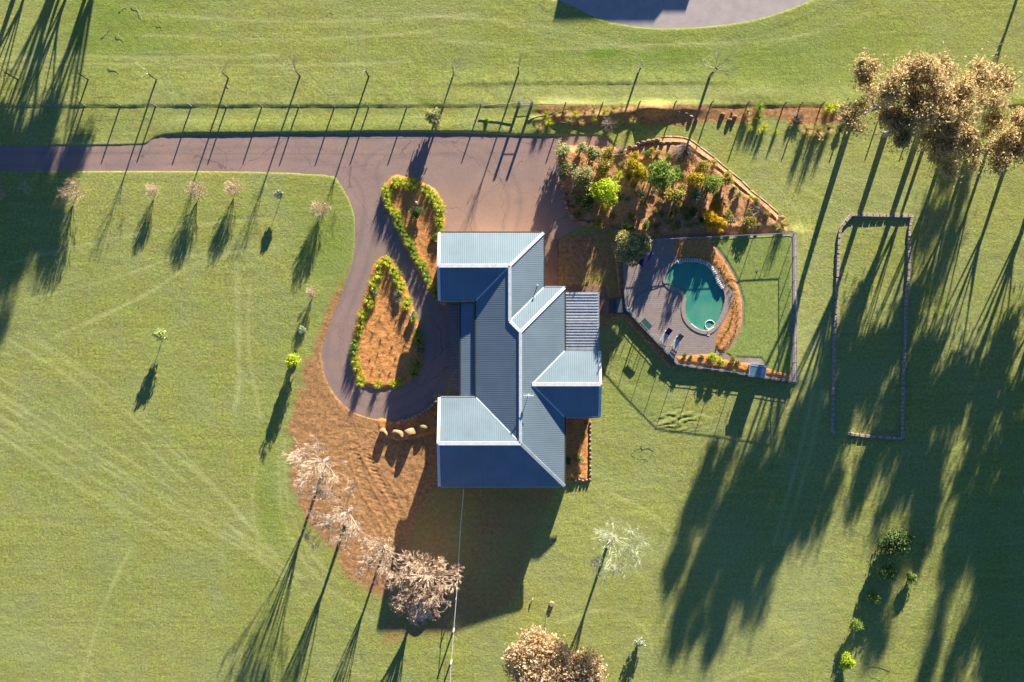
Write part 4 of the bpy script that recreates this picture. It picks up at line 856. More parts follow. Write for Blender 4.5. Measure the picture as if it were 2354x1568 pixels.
L_ = [
 (1294, 347, 21, 'loose_1', 'grey', 'grey-green shrub at the north-west tip of the rock garden'), (1336, 342, 17, 'loose_2', 'grey', 'grey-green shrub on the north-west rim, second from the tip'),
 (1300, 381, 19, 'loose_3', 'grey', 'grey-green shrub overhanging the drive above the white-flowering one'), (1360, 358, 24, 'loose_4', 'grey', 'broad grey-green shrub north-east of the orange gap in the mulch'),
 (1396, 358, 19, 'loose_1', 'olive', 'brownish olive shrub left of the heap of bare twigs'), (1338, 408, 29, 'fluffy_1', 'grey', 'large fluffy grey-olive shrub at the west side of the rock garden'),
 (1388, 385, 21, 'loose_2', 'olive', 'thin olive shrub above the bright lime bush'), (1294, 406, 13, 'loose_3', 'grey', 'small grey shrub on the west rim by the drive'),
 (1391, 438, 33, 'dense_1', 'bright', 'brightest lime-green bush, west centre of the rock garden'), (1344, 461, 25, 'dense_2', 'dark', 'dark green bush south of the fluffy grey-olive shrub'),
 (1458, 357, 13, 'fluffy_2', 'yellow', 'small yellow shrub, northernmost of the yellow trio'), (1460, 378, 21, 'fluffy_3', 'yellow', 'yellow shrub in the middle of the yellow trio'),
 (1472, 402, 21, 'fluffy_1', 'yellow', 'yellow-green feathery shrub, southernmost of the yellow trio'), (1512, 402, 35, 'dense_3', 'mid', 'largest round dark green bush in the rock garden centre'),
 (1557, 400, 21, 'fluffy_2', 'mid', 'mid green shrub right of the largest round bush'), (1551, 443, 24, 'loose_4', 'olive', 'olive shrub left of the biggest blue-green yucca'),
 (1600, 407, 22, 'fluffy_3', 'yellow', 'yellow-green shrub north of the biggest blue-green yucca'), (1617, 382, 18, 'fluffy_1', 'olive', 'olive shrub below the dead branches in the north-east'),
 (1636, 421, 23, 'dense_1', 'mid', 'grey-green bush east of the biggest blue-green yucca'), (1670, 410, 20, 'fluffy_2', 'olive', 'olive-yellow shrub beside the diagonal timber edging'),
 (1648, 466, 13, 'low_1', 'olive', 'low olive plant above the golden blossom bushes'), (1651, 481, 11, 'low_2', 'yellow', 'low yellow plant touching the golden bushes from above'),
 (1678, 487, 9, 'low_3', 'olive', 'tiny olive plant right of the golden bushes'), (1634, 501, 17, 'fluffy_1', 'gold', 'golden blossom bush, upper left of the golden group'),
 (1656, 512, 17, 'fluffy_2', 'gold', 'golden blossom bush, right one of the golden group'), (1632, 519, 12, 'fluffy_3', 'gold', 'golden blossom bush, lower left of the golden group'),
 (1656, 533, 7, 'fluffy_3', 'gold', 'tiny golden bush touching the north pool fence'), (1595, 486, 13, 'low_1', 'dark', 'dark low shrub between yucca and golden bushes'),
 (1579, 500, 10, 'low_2', 'mid', 'small green plant near the dark hollow with rocks'), (1726, 505, 18, 'low_3', 'olive', 'spreading olive shrub in the east corner of the rock garden'),
 (1764, 491, 10, 'low_1', 'olive', 'small olive shrub near the pale rock at the east tip'), (1549, 489, 10, 'low_2', 'dark', 'small dark shrub above the southern rocks'),
 (1330, 494, 11, 'low_3', 'olive', 'olive plant beside the large south-west rock'), (1444, 524, 17, 'dense_2', 'mid', 'leafy green bush touching the round pool-corner tree'),
 (1698, 446, 11, 'low_3', 'grey', 'thin grey plant inside the diagonal edging, northern one'), (1648, 445, 9, 'low_1', 'mid', 'small green plant south of the grey-green bush'),
 (1688, 432, 8, 'low_2', 'mid', 'small green plant hugging the timber edging'), (1568, 430, 12, 'low_1', 'olive', 'small olive plant between two bushes and the yucca')]
for u, v, r, k, lm, lab in L_: shrub(u, v, r, k, lm, lab, RG, z=.3)
t = shrub(1284, 389, 9, 'low_1', 'whitefl', 'white-flowering shrub on the drive side of the rock garden', RG, z=.2)
shrub(998, 272, 24, 'loose_2', 'grey', 'lone grey-green bush on the grass between drive and fence', None, hf=1.5)
shrub(1120, 275, 8, 'low_2', 'bright', 'tiny bright green plant between drive and fence', None, hf=1.2)
for u, v, r, lm, lab in [(2058, 1245, 35, 'dark', 'largest dark green bush in the shaded lower right lawn'), (2038, 1313, 25, 'mid', 'mid green bush directly below the largest dark one'), (2095, 1326, 15, 'mid', 'dim olive bush right of the mid green one'),
                         (2010, 1373, 16, 'mid', 'small green bush, fourth down the lower right row'), (1970, 1435, 17, 'mid', 'small green bush, fifth down the lower right row'), (1948, 1520, 22, 'bright', 'bright green bush, lowest of the lower right row'), (2126, 1260, 8, 'straw', 'tiny orange-yellow plant right of the largest dark bush')]:
    shrub(u, v, r, 'dense_%d' % (1+u % 3), lm, lab, 'bushes in the shaded lower right lawn', hf=1.0)

rf_ = random.Random(91); cnt = 0; taken = [(a_[0], a_[1], a_[2]) for a_ in L_]; names = []
WORDS = ['low olive', 'low green', 'low grey', 'tiny yellow', 'straggly brown']
while cnt < 45:
    u_ = rf_.uniform(1300, 1800); v_ = rf_.uniform(330, 540); x_, y_, _z = P(u_, v_)
    if sdist(ROCKG_s, np.array([x_]), np.array([y_]))[0] < .5: continue
    r_ = rf_.uniform(6, 13)
    if any(math.hypot(u_-a_, v_-b_) < (c_+r_)*.62 for a_, b_, c_ in taken): continue
    taken.append((u_, v_, r_)); names.append((u_, v_, r_, rf_.randrange(5))); cnt += 1
def nearest(u_, v_):
    a_ = min(L_, key=lambda q: (q[0]-u_)**2+(q[1]-v_)**2); return a_
used_ = {}
for u_, v_, r_, k_ in sorted(names):
    a_ = nearest(u_, v_); dx_, dy_ = u_-a_[0], v_-a_[1]; side = ('right of' if dx_ > 0 else 'left of') if abs(dx_) > abs(dy_) else ('below' if dy_ > 0 else 'above')
    w_ = a_[5].split(); base_ = ' '.join(w_[:9]); lab_ = f'{WORDS[k_]} plant {side} the {base_}'; n_ = used_.get(lab_, 0); used_[lab_] = n_+1
    if n_: lab_ = f'{ORD[n_]} '+lab_
    shrub(u_, v_, r_, 'low_%d' % (1+k_ % 3), ['olive', 'mid', 'grey', 'yellow', 'straw'][k_], ' '.join(lab_.split()[:16]), 'small plants filling the rock garden', z=.35, hf=rf_.uniform(.8, 1.5))
# spiky plants and clumps
BL = {'yucca': [blade_mesh('yucca_blades', 400+i, 90, .9, .07, .35, .35, 3, True) for i in range(2)], 'aga': [blade_mesh('aga_blades', 410+i, 120, .62, .06, .8, 1.3) for i in range(5)],
      'tuss': [blade_mesh('tussock_blades', 420+i, 320, 1.1, .035, .8, 1.2, 4) for i in range(3)], 'seed': [blade_mesh('seedling_blades', 430+i, 16, .2, .035, .8, .8) for i in range(3)]}
BC = {}
def clump(u, v, r, kind, lm, lab, cat='plant', grp=None, z=0, hf=1.0, name=None, idx=None):
    base = {'yucca': .85, 'aga': .55, 'tuss': .95, 'seed': .2}[kind]; sc = r/PX/base; me0 = BL[kind][(idx if idx is not None else rnd.randrange(9)) % len(BL[kind])]
    key = (me0.name, lm)
    if key not in BC:
        me = me0 if not me0.materials else me0.copy()
        if me is not me0: me.materials.clear()
        me.materials.append(LF[lm]); BC[key] = me
    o = bpy.data.objects.new(name or {'yucca': 'yucca', 'aga': 'strappy_clump', 'tuss': 'grass_tussock', 'seed': 'seedling'}[kind], BC[key]); COL.objects.link(o)
    x, y, _ = P(u, v, z+.2*hf); o.location = (x, y, z); o.scale = (sc, sc, sc*hf); o.rotation_euler = (0, 0, rnd.uniform(0, 6.28)); tag(o, lab, cat, grp); return o
YG = 'spiky rosettes of the rock garden'
for u, v, r, lm, lab, hf in [(1424, 402, 15, 'aga', 'yellow-green spiky rosette right above the bright lime bush', 1.5), (1446, 407, 11, 'dark', 'dark spiky rosette between yellow rosette and yellow shrubs', 1.0), (1427, 453, 12, 'yucca', 'blue-green yucca directly right of the bright lime bush', 1.2),
                             (1474, 449, 15, 'yucca', 'blue-green yucca between two long shadow stripes', 1.5), (1600, 450, 22, 'yucca', 'biggest blue-green yucca in the rock garden', 1.2), (1620, 484, 9, 'aga', 'small yellow-green rosette above the golden bushes', 1.0), (1443, 458, 8, 'yucca', 'smallest yucca between the two blue-green ones', 1.0),
                             (1725, 453, 8, 'aga', 'small yellow-green rosette near the timber edging', 1.0), (1739, 461, 9, 'aga', 'second small rosette near the timber edging', 1.0), (1661, 460, 7, 'yucca', 'tiny blue-green rosette right of the low olive plant', 1.0)]:
    clump(u, v, r, 'yucca', lm, lab, 'plant', YG, .35, hf)
TU = [(1747, 247, 11, 'agad', 'green tussock under the fence, upper one of the vertical pair'), (1745, 271, 9, 'agad', 'green tussock under the fence, lower one of the vertical pair'), (1719, 257, 9, 'straw', 'straw-tipped tussock right of a fence post shadow'), (1719, 279, 8, 'straw', 'orange tussock below the straw-tipped one'),
      (1726, 295, 6, 'aga', 'small yellow-green tussock, lowest left of the cluster'), (1758, 294, 9, 'aga', 'olive tussock at the lower right of the cluster'), (1745, 301, 6, 'aga', 'tiny tussock at the bottom of the cluster'), (1785, 302, 6, 'aga', 'lone small tussock right of the cluster'),
      (1818, 284, 6, 'straw', 'small straw tussock on the bare strip'), (1906, 249, 13, 'aga', 'large yellow tussock under the fence, left half of its pair'), (1922, 247, 12, 'aga', 'large yellow tussock under the fence, right half of its pair'), (1855, 299, 15, 'straw', 'pale straw tussock, leftmost of the row of three'),
      (1880, 302, 17, 'straw', 'palest straw tussock, middle of the row of three'), (1905, 296, 13, 'straw', 'straw tussock, rightmost of the row of three'), (1798, 519, 16, 'straw', 'yellow tussock at the east tip of the rock garden'), (1642, 375, 9, 'straw', 'dark-cored tussock beside the timber edging'), (1538, 357, 8, 'agad', 'small green tussock left of the dead branches')]
for u, v, r, lm, lab in TU: clump(u, v, r*1.3, 'tuss', lm, lab, 'grass', 'grass tussocks near the fence and rock garden', .05 if v < 310 else .25, 1.5)
shrub(1934, 292, 13, 'low_2', 'dark', 'dark low bush at the foot of the leftmost gum tree', None)
dry = [(1255, 262), (1278, 256), (1300, 252), (1322, 262), (1346, 254), (1366, 250), (1390, 256), (1410, 250), (1430, 247), (1262, 280), (1310, 274), (1338, 280), (1368, 272), (1455, 275), (1240, 290)]
for i, (u, v) in enumerate(dry): clump(u, v, 9+rnd.random()*5, 'tuss', 'straw' if i % 3 else 'aga', f'{ORD[i]} dry grass tuft of the overgrown bank, counted roughly left to right' if i < 9 else f'{ORD[i-9]} lower dry tuft of the overgrown bank, from the left', 'grass', 'dry grass tufts on the overgrown bank', .15, .9)

def rim(pts, origin, f, desc, where, lm_fn, rr, grp, z=.15):
    for i, q in enumerate(pts):
        u = origin[0]+q[0]*f; v = origin[1]+q[1]*f
        clump(u, v, rr*1.35*(.85+.3*rnd.random()), 'aga', lm_fn(i), f'{ORD[i]} {desc} from the north, {where}', 'plant', grp, z, 1.25)
O1 = (858.2, 392.3); F1 = .2033; O2 = (784.6, 576.2); F2 = .2112
rim([(240, 120), (305, 125), (370, 125), (400, 190), (465, 155), (265, 165), (430, 130)], O1, F1, 'strappy clump', 'top cluster of the upper island', lambda i: 'aga', 10, 'strappy clumps edging the islands')
rim([(135, 200), (155, 250), (155, 300), (175, 350), (178, 400), (225, 460), (260, 490), (290, 540), (275, 590), (310, 640), (340, 700), (385, 750), (400, 810), (430, 840), (450, 910), (470, 960), (520, 1020), (560, 1080), (590, 1150), (615, 1210), (650, 1300), (700, 1370), (735, 1430)], O1, F1, 'strappy clump', 'left rim of the upper island', lambda i: 'agad' if i > 6 and i % 4 else 'aga', 9.5, 'strappy clumps edging the islands')
rim([(585, 205), (640, 260), (690, 300), (660, 340), (725, 370), (750, 420), (770, 470), (730, 520), (745, 580), (755, 640), (755, 720), (750, 790)], O1, F1, 'strappy clump', 'right rim of the upper island', lambda i: 'aga' if i % 3 else 'agad', 10, 'strappy clumps edging the islands')
rim([(410, 150), (350+60, 265), (350, 345), (360, 400), (300, 530), (320, 580), (235, 690), (215, 800), (190, 900), (150, 1000), (145, 1080), (150, 1190), (170, 1270), (210, 1370), (215, 1430)], O2, F2, 'strappy clump', 'left rim of the teardrop island', lambda i: 'aga' if i not in (9, 10) else 'agad', 10, 'strappy clumps edging the islands')
rim([(480, 110), (530, 140), (560, 210), (600, 250), (610, 320), (650, 370), (650, 430), (720, 540), (710, 600), (790, 740), (825, 890), (835, 980), (825, 1240), (785, 1340)], O2, F2, 'strappy clump', 'right rim of the teardrop island', lambda i: 'aga' if i < 10 else 'agad', 10, 'strappy clumps edging the islands')
for (a, b), lab in zip([(400, 1455), (570, 1450), (650, 1420)], ('leftmost', 'middle', 'rightmost')):
    clump(O2[0]+a*F2, O2[1]+b*F2, 12, 'aga', 'aga', f'{lab} strappy clump on the bottom end of the teardrop island', 'plant', 'strappy clumps edging the islands', .15, 1.2)
def flowers(u, v, r, lab):
    t = shrub(u, v, r, 'low_3', 'mid', lab, 'white flowering shrubs on the teardrop island', z=.15, hf=1.1, name='flowering_shrub')
    rg = np.random.RandomState(int(u)); C = rg.normal(size=(55, 3))*.42; C[:, 2] = .7+rg.rand(55)*.35; V, F = leaves(C, .12*12/r, rg, 1.0, 0); link('flowers', np_mesh('flowers', V, F), LF['whitefl'], t)
for (a, b), r, lab in [((360, 450), 11, 'white-flowering shrub on the upper left of the teardrop island'), ((600, 475), 8, 'white-flowering shrub on the upper right of the teardrop island'), ((620, 545), 8, 'paler white-flowering shrub just below the upper right one'), ((775, 700), 12, 'white-flowering shrub at the tip of the house shadow'), ((855, 1080), 12, 'white-flowering shrub wholly in the house shadow')]:
    flowers(O2[0]+a*F2, O2[1]+b*F2, r, lab)
sdl = [(610, 715), (430, 690), (385, 745), (660, 820), (670, 890), (350, 870), (435, 945), (685, 1025), (410, 1075), (320, 1140), (350, 1240), (540, 1290), (435, 1300), (520, 870), (560, 1010), (600, 1130)]
for i, (a, b) in enumerate(sdl): clump(O2[0]+a*F2, O2[1]+b*F2, 4, 'seed', 'agad', f'{ORD[i]} small seedling from the north inside the teardrop island', 'seedling', 'seedlings inside the teardrop island', .2, 1.6)
shrub(959, 489, 17, 'dense_2', 'dark', 'round dark green bush in the middle of the upper island', None, z=.15, hf=.8)
shrub(1000, 548, 13, 'low_3', 'olive', 'dry olive plant by the garage corner on the upper island', None, z=.15, hf=.7)
shrub(898, 432, 7, 'low_2', 'greyred' if 'greyred' in LF else 'olive', 'small reddish-olive plant in the north-west of the upper island', None, z=.15, hf=.7)

# crescent seedlings
c1 = smooth([(1566, 560), (1600, 556), (1640, 585), (1668, 625), (1688, 668), (1697, 700), (1697, 745), (1683, 775), (1662, 800)], 3, False)
c2 = smooth([(1575, 580), (1610, 585), (1640, 603), (1660, 632), (1677, 662), (1688, 700), (1682, 740), (1667, 765), (1650, 792)], 3, False)
for nm, cc, lm in (('outer', c1, 'silver'), ('inner', c2, 'olive')):
    for i, p in enumerate(cc): clump(p[0], p[1], 4.2, 'seed', lm, f'{ORD[i]} seedling from the north in the {nm} row of the pool crescent', 'seedling', 'seedlings in the crescent bed', TZ+.06, 1.5)
for i, (a, b) in enumerate([(1405, 726), (1414, 726), (1426, 725), (1437, 729), (1446, 738), (1457, 750), (1466, 758), (1473, 768), (1482, 778), (1489, 784), (1497, 793), (1509, 804), (1519, 814), (1528, 822), (1536, 831), (1544, 841)]):
    clump(a, b, 4.2, 'seed', 'dark', f'{ORD[i]} small dark plant from the west outside the diagonal pool wall', 'plant', 'small plants outside the pool wall', .1, 2.2)
for i, (a, b) in enumerate([(1425, 600), (1426, 616), (1427, 632), (1428, 650), (1430, 668)]): clump(a, b, 4, 'seed', 'dark', f'{ORD[i]} small dark plant from the north beside the west pool fence', 'plant', 'small plants outside the pool wall', .1, 2)
for u, v, r, k, lm, lab in [(1574, 817, 6, 'dense_1', 'dark', 'small dark round bush, leftmost in the south pool bed'), (1589, 819, 6, 'low_1', 'cream', 'pale cream plant beside the dark round bush'), (1613, 819, 7, 'low_2', 'cream', 'pale cream plant in the middle of the south pool bed'),
                            (1639, 821, 12, 'fluffy_1', 'bright', 'lime bush, left of the pair in the south pool bed'), (1656, 831, 12, 'fluffy_2', 'bright', 'lime bush, right of the pair in the south pool bed'), (1685, 829, 11, 'low_3', 'olive', 'dry olive grassy plant left of the pump shed'), (1697, 834, 9, 'low_1', 'olive', 'dry olive plant touching the pump shed')]:
    shrub(u, v, r, k, lm, lab, 'plants in the south pool bed', z=TZ+.05, hf=.8)
clump(1688, 851, 5, 'yucca', 'bright', 'small lime rosette beneath the dry olive plants', 'plant', None, TZ, 1)
bo = (858.2, 907.2); bf = .1056
for i, (a, b) in enumerate([(440, 735), (590, 690), (680, 685), (825, 630), (950, 585), (1130, 510), (1235, 430), (1305, 345)]): clump(bo[0]+a*bf, bo[1]+b*bf, 4, 'seed', 'sdgreen', f'{ORD[i]} small plant from the left in the boulder bed', 'seedling', 'seedlings in the boulder bed', .08, 1.8)
clump(1008, 917, 14, 'aga', 'cream', 'large cream-striped strappy plant at the house corner by the drive', 'plant', None, .1, 2.2)
for u, v, r, lm, lab in [(1343, 997, 6, 'yellow', 'small yellow plant in the south-east house bed'), (1332, 1055, 14, 'cream', 'tan-green bush, largest in the south-east house bed'), (1305, 1060, 10, 'dark', 'dark green bush against the east wall'), (1348, 973, 6, 'olive', 'small olive plant at the north end of the south-east bed'), (1318, 1095, 7, 'olive', 'low dry plant at the bottom of the south-east bed')]:
    shrub(u, v, r, 'low_%d' % (1+u % 3), lm, lab, 'plants in the south-east house bed', z=.15, hf=1.0)

# dead branch heaps
def twigheap(u, v, r, seed, lab, ang=0, z=.35, spread=6.28, mat='greytwig'):
    rg = np.random.RandomState(seed); a = []; b = []
    for i in range(170):
        t = ang+rg.uniform(-spread/2, spread/2); l = r/PX*rg.uniform(.3, 1.15); p = np.array([rg.normal()*.15, rg.normal()*.15, rg.uniform(0, .35)]); q = p+np.array([math.cos(t)*l, math.sin(t)*l, rg.uniform(-.15, .25)]); a.append(p); b.append(q)
        for k in range(2): s = p+(q-p)*rg.uniform(.4, .9); a.append(s); b.append(s+np.array([math.cos(t+rg.normal()*.5), math.sin(t+rg.normal()*.5), rg.uniform(-.1, .3)])*l*.35)
    V, F = tubes(a, b, np.full(len(a), .016), np.full(len(a), .006), 3); o = link('dead_branches', np_mesh('dead_branches', V, F), M[mat]); o.location = (*P(u, v, .3)[:2], z); tag(o, lab, 'branches', 'heaps of dead branches'); return o
twigheap(1427, 350, 17, 1, 'heap of bare brown twigs at the north rim near the drive end'); twigheap(1573, 336, 34, 2, 'fan of grey dead branches inside the rock garden north corner', -1.57, .4, 2.4)
twigheap(1744, 483, 21, 3, 'tangle of grey twigs in the east of the rock garden'); twigheap(1835, 270, 12, 4, 'small reddish heap of sticks on the bare strip', 0, .1)
twigheap(1400, 285, 14, 5, 'flat heap of brown sticks on the overgrown bank', 0, .2)

# ------------------------------------------------------------------ rocks
def rock_mesh(seed, sx, sy, sz):
    import bmesh
    bm = bmesh.new(); bmesh.ops.create_icosphere(bm, subdivisions=3, radius=1); rg = random.Random(seed); pl_ = [(Vector((rg.gauss(0, 1), rg.gauss(0, 1), rg.gauss(0, .8))).normalized(), rg.uniform(.62, .92)) for _ in range(11)]
    for v in bm.verts:
        for n_, d_ in pl_:
            k = v.co.dot(n_)
            if k > d_: v.co -= n_*(k-d_)*.85
        v.co.x *= sx; v.co.y *= sy; v.co.z = v.co.z*sz
    me = bpy.data.meshes.new('rock'); bm.to_mesh(me); bm.free(); me.polygons.foreach_set('use_smooth', [True]*len(me.polygons)); return me
RM = {}
def rock(u, v, rx, ry, h, mat, lab, grp, z=0, name='rock', rz=None):
    k = rnd.randrange(6); key = (k, mat)
    if key not in RM: me = rock_mesh(k, 1, 1, 1); me.materials.append(M[mat]); RM[key] = me
    o = bpy.data.objects.new(name, RM[key]); COL.objects.link(o); x, y, _ = P(u, v, z+h/2); o.location = (x, y, z+h*.25); o.scale = (rx/PX, ry/PX, h*.75); o.rotation_euler = (0, 0, rnd.uniform(-.4, .4) if rz is None else rz); tag(o, lab, 'rock', grp); return o
for (a, b), rx, ry, h, lab in [((225, 840), 7, 8, .75, 'pale boulder, leftmost of the five south of the drive loop'), ((545, 870), 11.5, 7, .8, 'yellow sandstone boulder, second from the left'), ((795, 850), 10.5, 8.5, .95, 'tallest sandstone boulder, third from the left'), ((1095, 710), 7, 6, .6, 'small pale boulder, fourth from the left')]:
    rock(bo[0]+a*bf, bo[1]+b*bf, rx*1.7, ry*1.6, h*1.2, 'sandrock', lab, 'boulders below the drive loop', name='boulder')
rock(1001, 967, 8.5, 7.5, .9, 'rock', 'dark shaded boulder against the house, rightmost of five', 'boulders below the drive loop', name='boulder')
es = [(400, 610), (560, 590), (640, 560), (720, 560), (770, 530), (860, 490), (940, 470), (1040, 430), (1100, 380), (1160, 345), (1210, 300), (1260, 265), (1300, 230)]
for i, (a, b) in enumerate(es): rock(bo[0]+a*bf, bo[1]+b*bf, 5.2+rnd.random()*1.5, 4.2, .42, 'edgerock', f'{ORD[i]} edging stone from the left along the lower drive loop', 'edging stones of the boulder bed', name='edging_stone')
for i in range(14): rock(1356.5+rnd.uniform(-1, 1), 972+i*10, 3.6, 4.2, .32, 'rock', f'{ORD[i]} edging stone from the north along the south-east house bed', 'edging stones of the south-east bed', name='edging_stone')
for i in range(6): rock(1306+i*8.5, 1104+rnd.uniform(-1, 1), 4.2, 3, .3, 'rock', f'{ORD[i]} edging stone from the left along the bottom of the south-east bed', 'edging stones of the south-east bed', name='edging_stone')
NR = [(1449, 338), (1460, 338), (1467, 331), (1479, 327), (1491, 324), (1500, 323), (1512, 321), (1523, 328)]
for i, (u, v) in enumerate(NR): rock(u, v, 6.5, 5, .6, 'rock', f'{ORD[i]} rock from the left on the north rim of the rock garden', 'rocks round the rock garden', .1)
for i, (u, v) in enumerate([(1288, 420), (1292, 433), (1299, 448), (1302, 463), (1306, 476), (1318, 498)]): rock(u, v, 6+(i == 5)*5, 6+(i == 5)*3, .5+(i == 5)*.3, 'rock', f'{ORD[i]} rock from the north on the west rim facing the drive', 'rocks round the rock garden', .05)
for i, (u, v) in enumerate([(1336, 508), (1350, 512), (1362, 508), (1373, 519), (1386, 525), (1407, 523), (1420, 528), (1457, 527), (1482, 517), (1497, 519), (1515, 516), (1533, 511), (1545, 500), (1560, 512), (1575, 520), (1600, 517)]): rock(u, v, 6.5+rnd.random()*2, 5+rnd.random()*2, .5, 'rock', f'{ORD[i]} rock from the left along the south rim of the rock garden', 'rocks round the rock garden', .05)
for u, v, r, mt, lab in [(1329, 363, 7, 'sandrock', 'tan rock beside the orange gap in the mulch'), (1323, 388, 5, 'rimstone', 'white stone beneath the orange gap in the mulch'), (1494, 362, 6, 'rock', 'dark rock in the north of the rock garden, left of two'), (1507, 364, 5, 'rock', 'dark rock in the north of the rock garden, right of two'),
                         (1540, 328, 5, 'rock', 'lone rock near the top edge of the rock garden'), (1797, 500, 9, 'sandrock', 'pale rock at the east tip of the rock garden'), (1673, 508, 4, 'rimstone', 'small white stone right of the golden bushes'), (1564, 524, 5, 'rock', 'brown rock near the north pool fence')]:
    rock(u, v, r, r*.75, .4, mt, lab, 'rocks in the rock garden', .3)
for i, (u, v) in enumerate([(1578, 262), (1590, 268), (1600, 276), (1560, 258), (1662, 262), (1678, 275), (1690, 268)]): rock(u, v, 6, 4, .35, 'rock', f'{ORD[i]} reddish rock on the bare bank under the fence', 'rocks on the bare bank')
lo = [(1519, 316), (1545, 315), (1571, 317), (1584, 320), (1609, 338), (1643, 364), (1675, 392), (1706, 417), (1726, 438), (1745, 453), (1767, 471), (1790, 492)]
for i, (p, q) in enumerate(zip(lo[:-1], lo[1:])):
    a = Vector(P(*p, .4)); b = Vector(P(*q, .4)); a.z = .40+rnd.uniform(-.03, .03); b.z = .40; d = (b-a)*.02; mb = MB(); c = (a+b)/2
    mb.tube([a+d-c, Vector((rnd.uniform(-.03, .03), rnd.uniform(-.03, .03), 0)), b-d-c], [.13, .14, .12], 8); o = mb.build('timber_edging_log', M['log'], None, c, sm=True); tag(o, f'{ORD[i]} weathered log from the left in the rock garden edging', 'log', 'logs edging the rock garden')
x, y, _ = P(1683, 259); mb = MB(); mb.tube([(0, 0, -.1), (0, 0, .25)], [.14, .11], 10); tag(mb.build('stump', M['sandrock'], None, (x, y, 0)), 'cut pale stump on the bare bank under the fence', 'stump')

# bordered rectangle on the right lawn
br = empty('stone_border', P(2005, 750)); tag(br, 'long open rectangle of low stone and timber borders on the east lawn', 'border')
for pts in ([(1957, 494), (1940, 514), (1930, 535), (1925, 621), (1922, 707), (1917, 787), (1915, 886), (1913, 995)], [(1957, 494), (2020, 496), (2097, 497)], [(2097, 497), (2090, 530), (2088, 621), (2083, 687), (2080, 787), (2075, 886), (2073, 1007)], [(1947, 997), (2000, 1003), (2073, 1008)]):
    mb = MB(); q = smooth(pts, 5, False); w = P2(q)
    for i in range(len(w)-1):
        c = (w[i]+w[i+1])/2; d = w[i+1]-w[i]; L = np.linalg.norm(d); k = max(1, int(L/.45))
        for j in range(k):
            p = w[i]+d*(j+.5)/k; mb.box((p[0]-br.location.x, p[1]-br.location.y, .05+rnd.uniform(0, .05)), (L/k*.96, .34+rnd.uniform(-.04, .04), .32), math.atan2(d[1], d[0])+rnd.uniform(-.06, .06), taper=.85)
    mb.build('border_wall', M['gravel'], br)

# ------------------------------------------------------------------ fences
fence = empty('paddock_fence', P(940, 244)); tag(fence, 'long timber post and wire fence between drive and paddock', 'fence'); fl = fence.location
px_ = [(-52, 243), (30, 243), (112, 243), (194, 243), (277, 243), (358, 244), (440, 245), (521, 246), (602, 246), (687, 246), (769, 246), (848, 247), (935, 247), (1020, 245), (1105, 244), (1299, 242), (1384, 241), (1469, 239), (1551, 239), (1635, 238), (1718, 239), (1802, 241), (1840, 241), (1888, 241), (1950, 242), (2030, 242), (2110, 243), (2190, 243), (2280, 243), (2370, 243)]
for u, v in px_:
    x, y, _ = P(u, v); h = 1.38+rnd.uniform(-.05, .08); mb = MB(); mb.tube([(0, 0, -.2), (rnd.uniform(-.03, .03), rnd.uniform(-.03, .03), h)], [.09, .075], 8); mb.build('post', M['post'], fence, (x-fl.x, y-fl.y, 0))
for u, v in ((1193, 242), (1222, 242)):
    x, y, _ = P(u, v); mb = MB(); mb.tube([(0, 0, -.2), (0, 0, 1.85)], [.17, .15], 10); mb.build('strainer_post', M['post'], fence, (x-fl.x, y-fl.y, 0))
for z in (.35, .75, 1.15):
    mb = MB(); mb.tube([(P(u, v)[0]-fl.x, P(u, v)[1]-fl.y, z) for u, v in px_[:15]+[(1193, 242)]], .0035, 3, cap=False); mb.tube([(P(u, v)[0]-fl.x, P(u, v)[1]-fl.y, z) for u, v in [(1222, 242)]+px_[15:]], .0035, 3, cap=False); mb.build('wire', M['alu'], fence)
for (a, za), (b, zb) in ((((1110, 245), .45), ((1190, 240), .6)), (((1226, 241), .55), ((1296, 243), .45))):
    p = Vector(P(*a)); q = Vector(P(*b)); mb = MB(); mb.tube([(p.x-fl.x, p.y-fl.y, za), (q.x-fl.x, q.y-fl.y, zb)], .05, 8); mb.build('stay_rail', M['log'], fence)
gt = empty('farm_gate', P(1207, 242)); tag(gt, 'small pipe gate between the two thick strainer posts', 'gate')
for z in (.3, 1.2): mb = MB(); mb.tube([(-.62, 0, z), (.62, 0, z)], .025, 6); mb.build('rail', M['alu'], gt)
for x in (-.62, .62): mb = MB(); mb.tube([(x, 0, .3), (x, 0, 1.2)], .025, 6); mb.build('stile', M['alu'], gt)
# pool fence
pf = empty('pool_fence', (*P(1630, 700)[:2], TZ)); tag(pf, 'grey metal railing round the pool terrace', 'fence'); pf_l = pf.location
def run(pts, step=2.4):
    pts = [Vector((*P(u, v)[:2], 0)) for u, v in pts]; first = True
    for a, b in zip(pts[:-1], pts[1:]):
        L = (b-a).length; k = max(1, round(L/step)); d = (b-a)/k
        for i in range(k):
            p = a+d*i; q = a+d*(i+1); r = lambda w, z: (w.x-pf_l.x, w.y-pf_l.y, z)
            mb = MB(); mb.box(r(p, .6), (.06, .06, 1.24)); mb.build('post', M['alu'], pf)
            mb = MB(); mb.beam(r(p, 1.18), r(q, 1.18), .05, .045); mb.build('top_rail', M['alu'], pf)
            mb = MB(); mb.beam(r(p, .1), r(q, .1), .04, .03); mb.build('bottom_rail', M['alu'], pf)
            mb = MB(); m_ = int((q-p).length/.16)
            for j in range(1, m_): w = p+(q-p)*j/m_; mb.box(r(w, .63), (.008, .008, 1.1))
            mb.build('baluster_panel', M['alu'], pf)
run([(1440, 558), (1431, 577), (1434, 640), (1440, 710), (1500, 775), (1557, 837), (1690, 856), (1821, 877)]); run([(1821, 877), (1822, 700), (1822, 538), (1640, 547), (1492, 554), (1440, 558)])
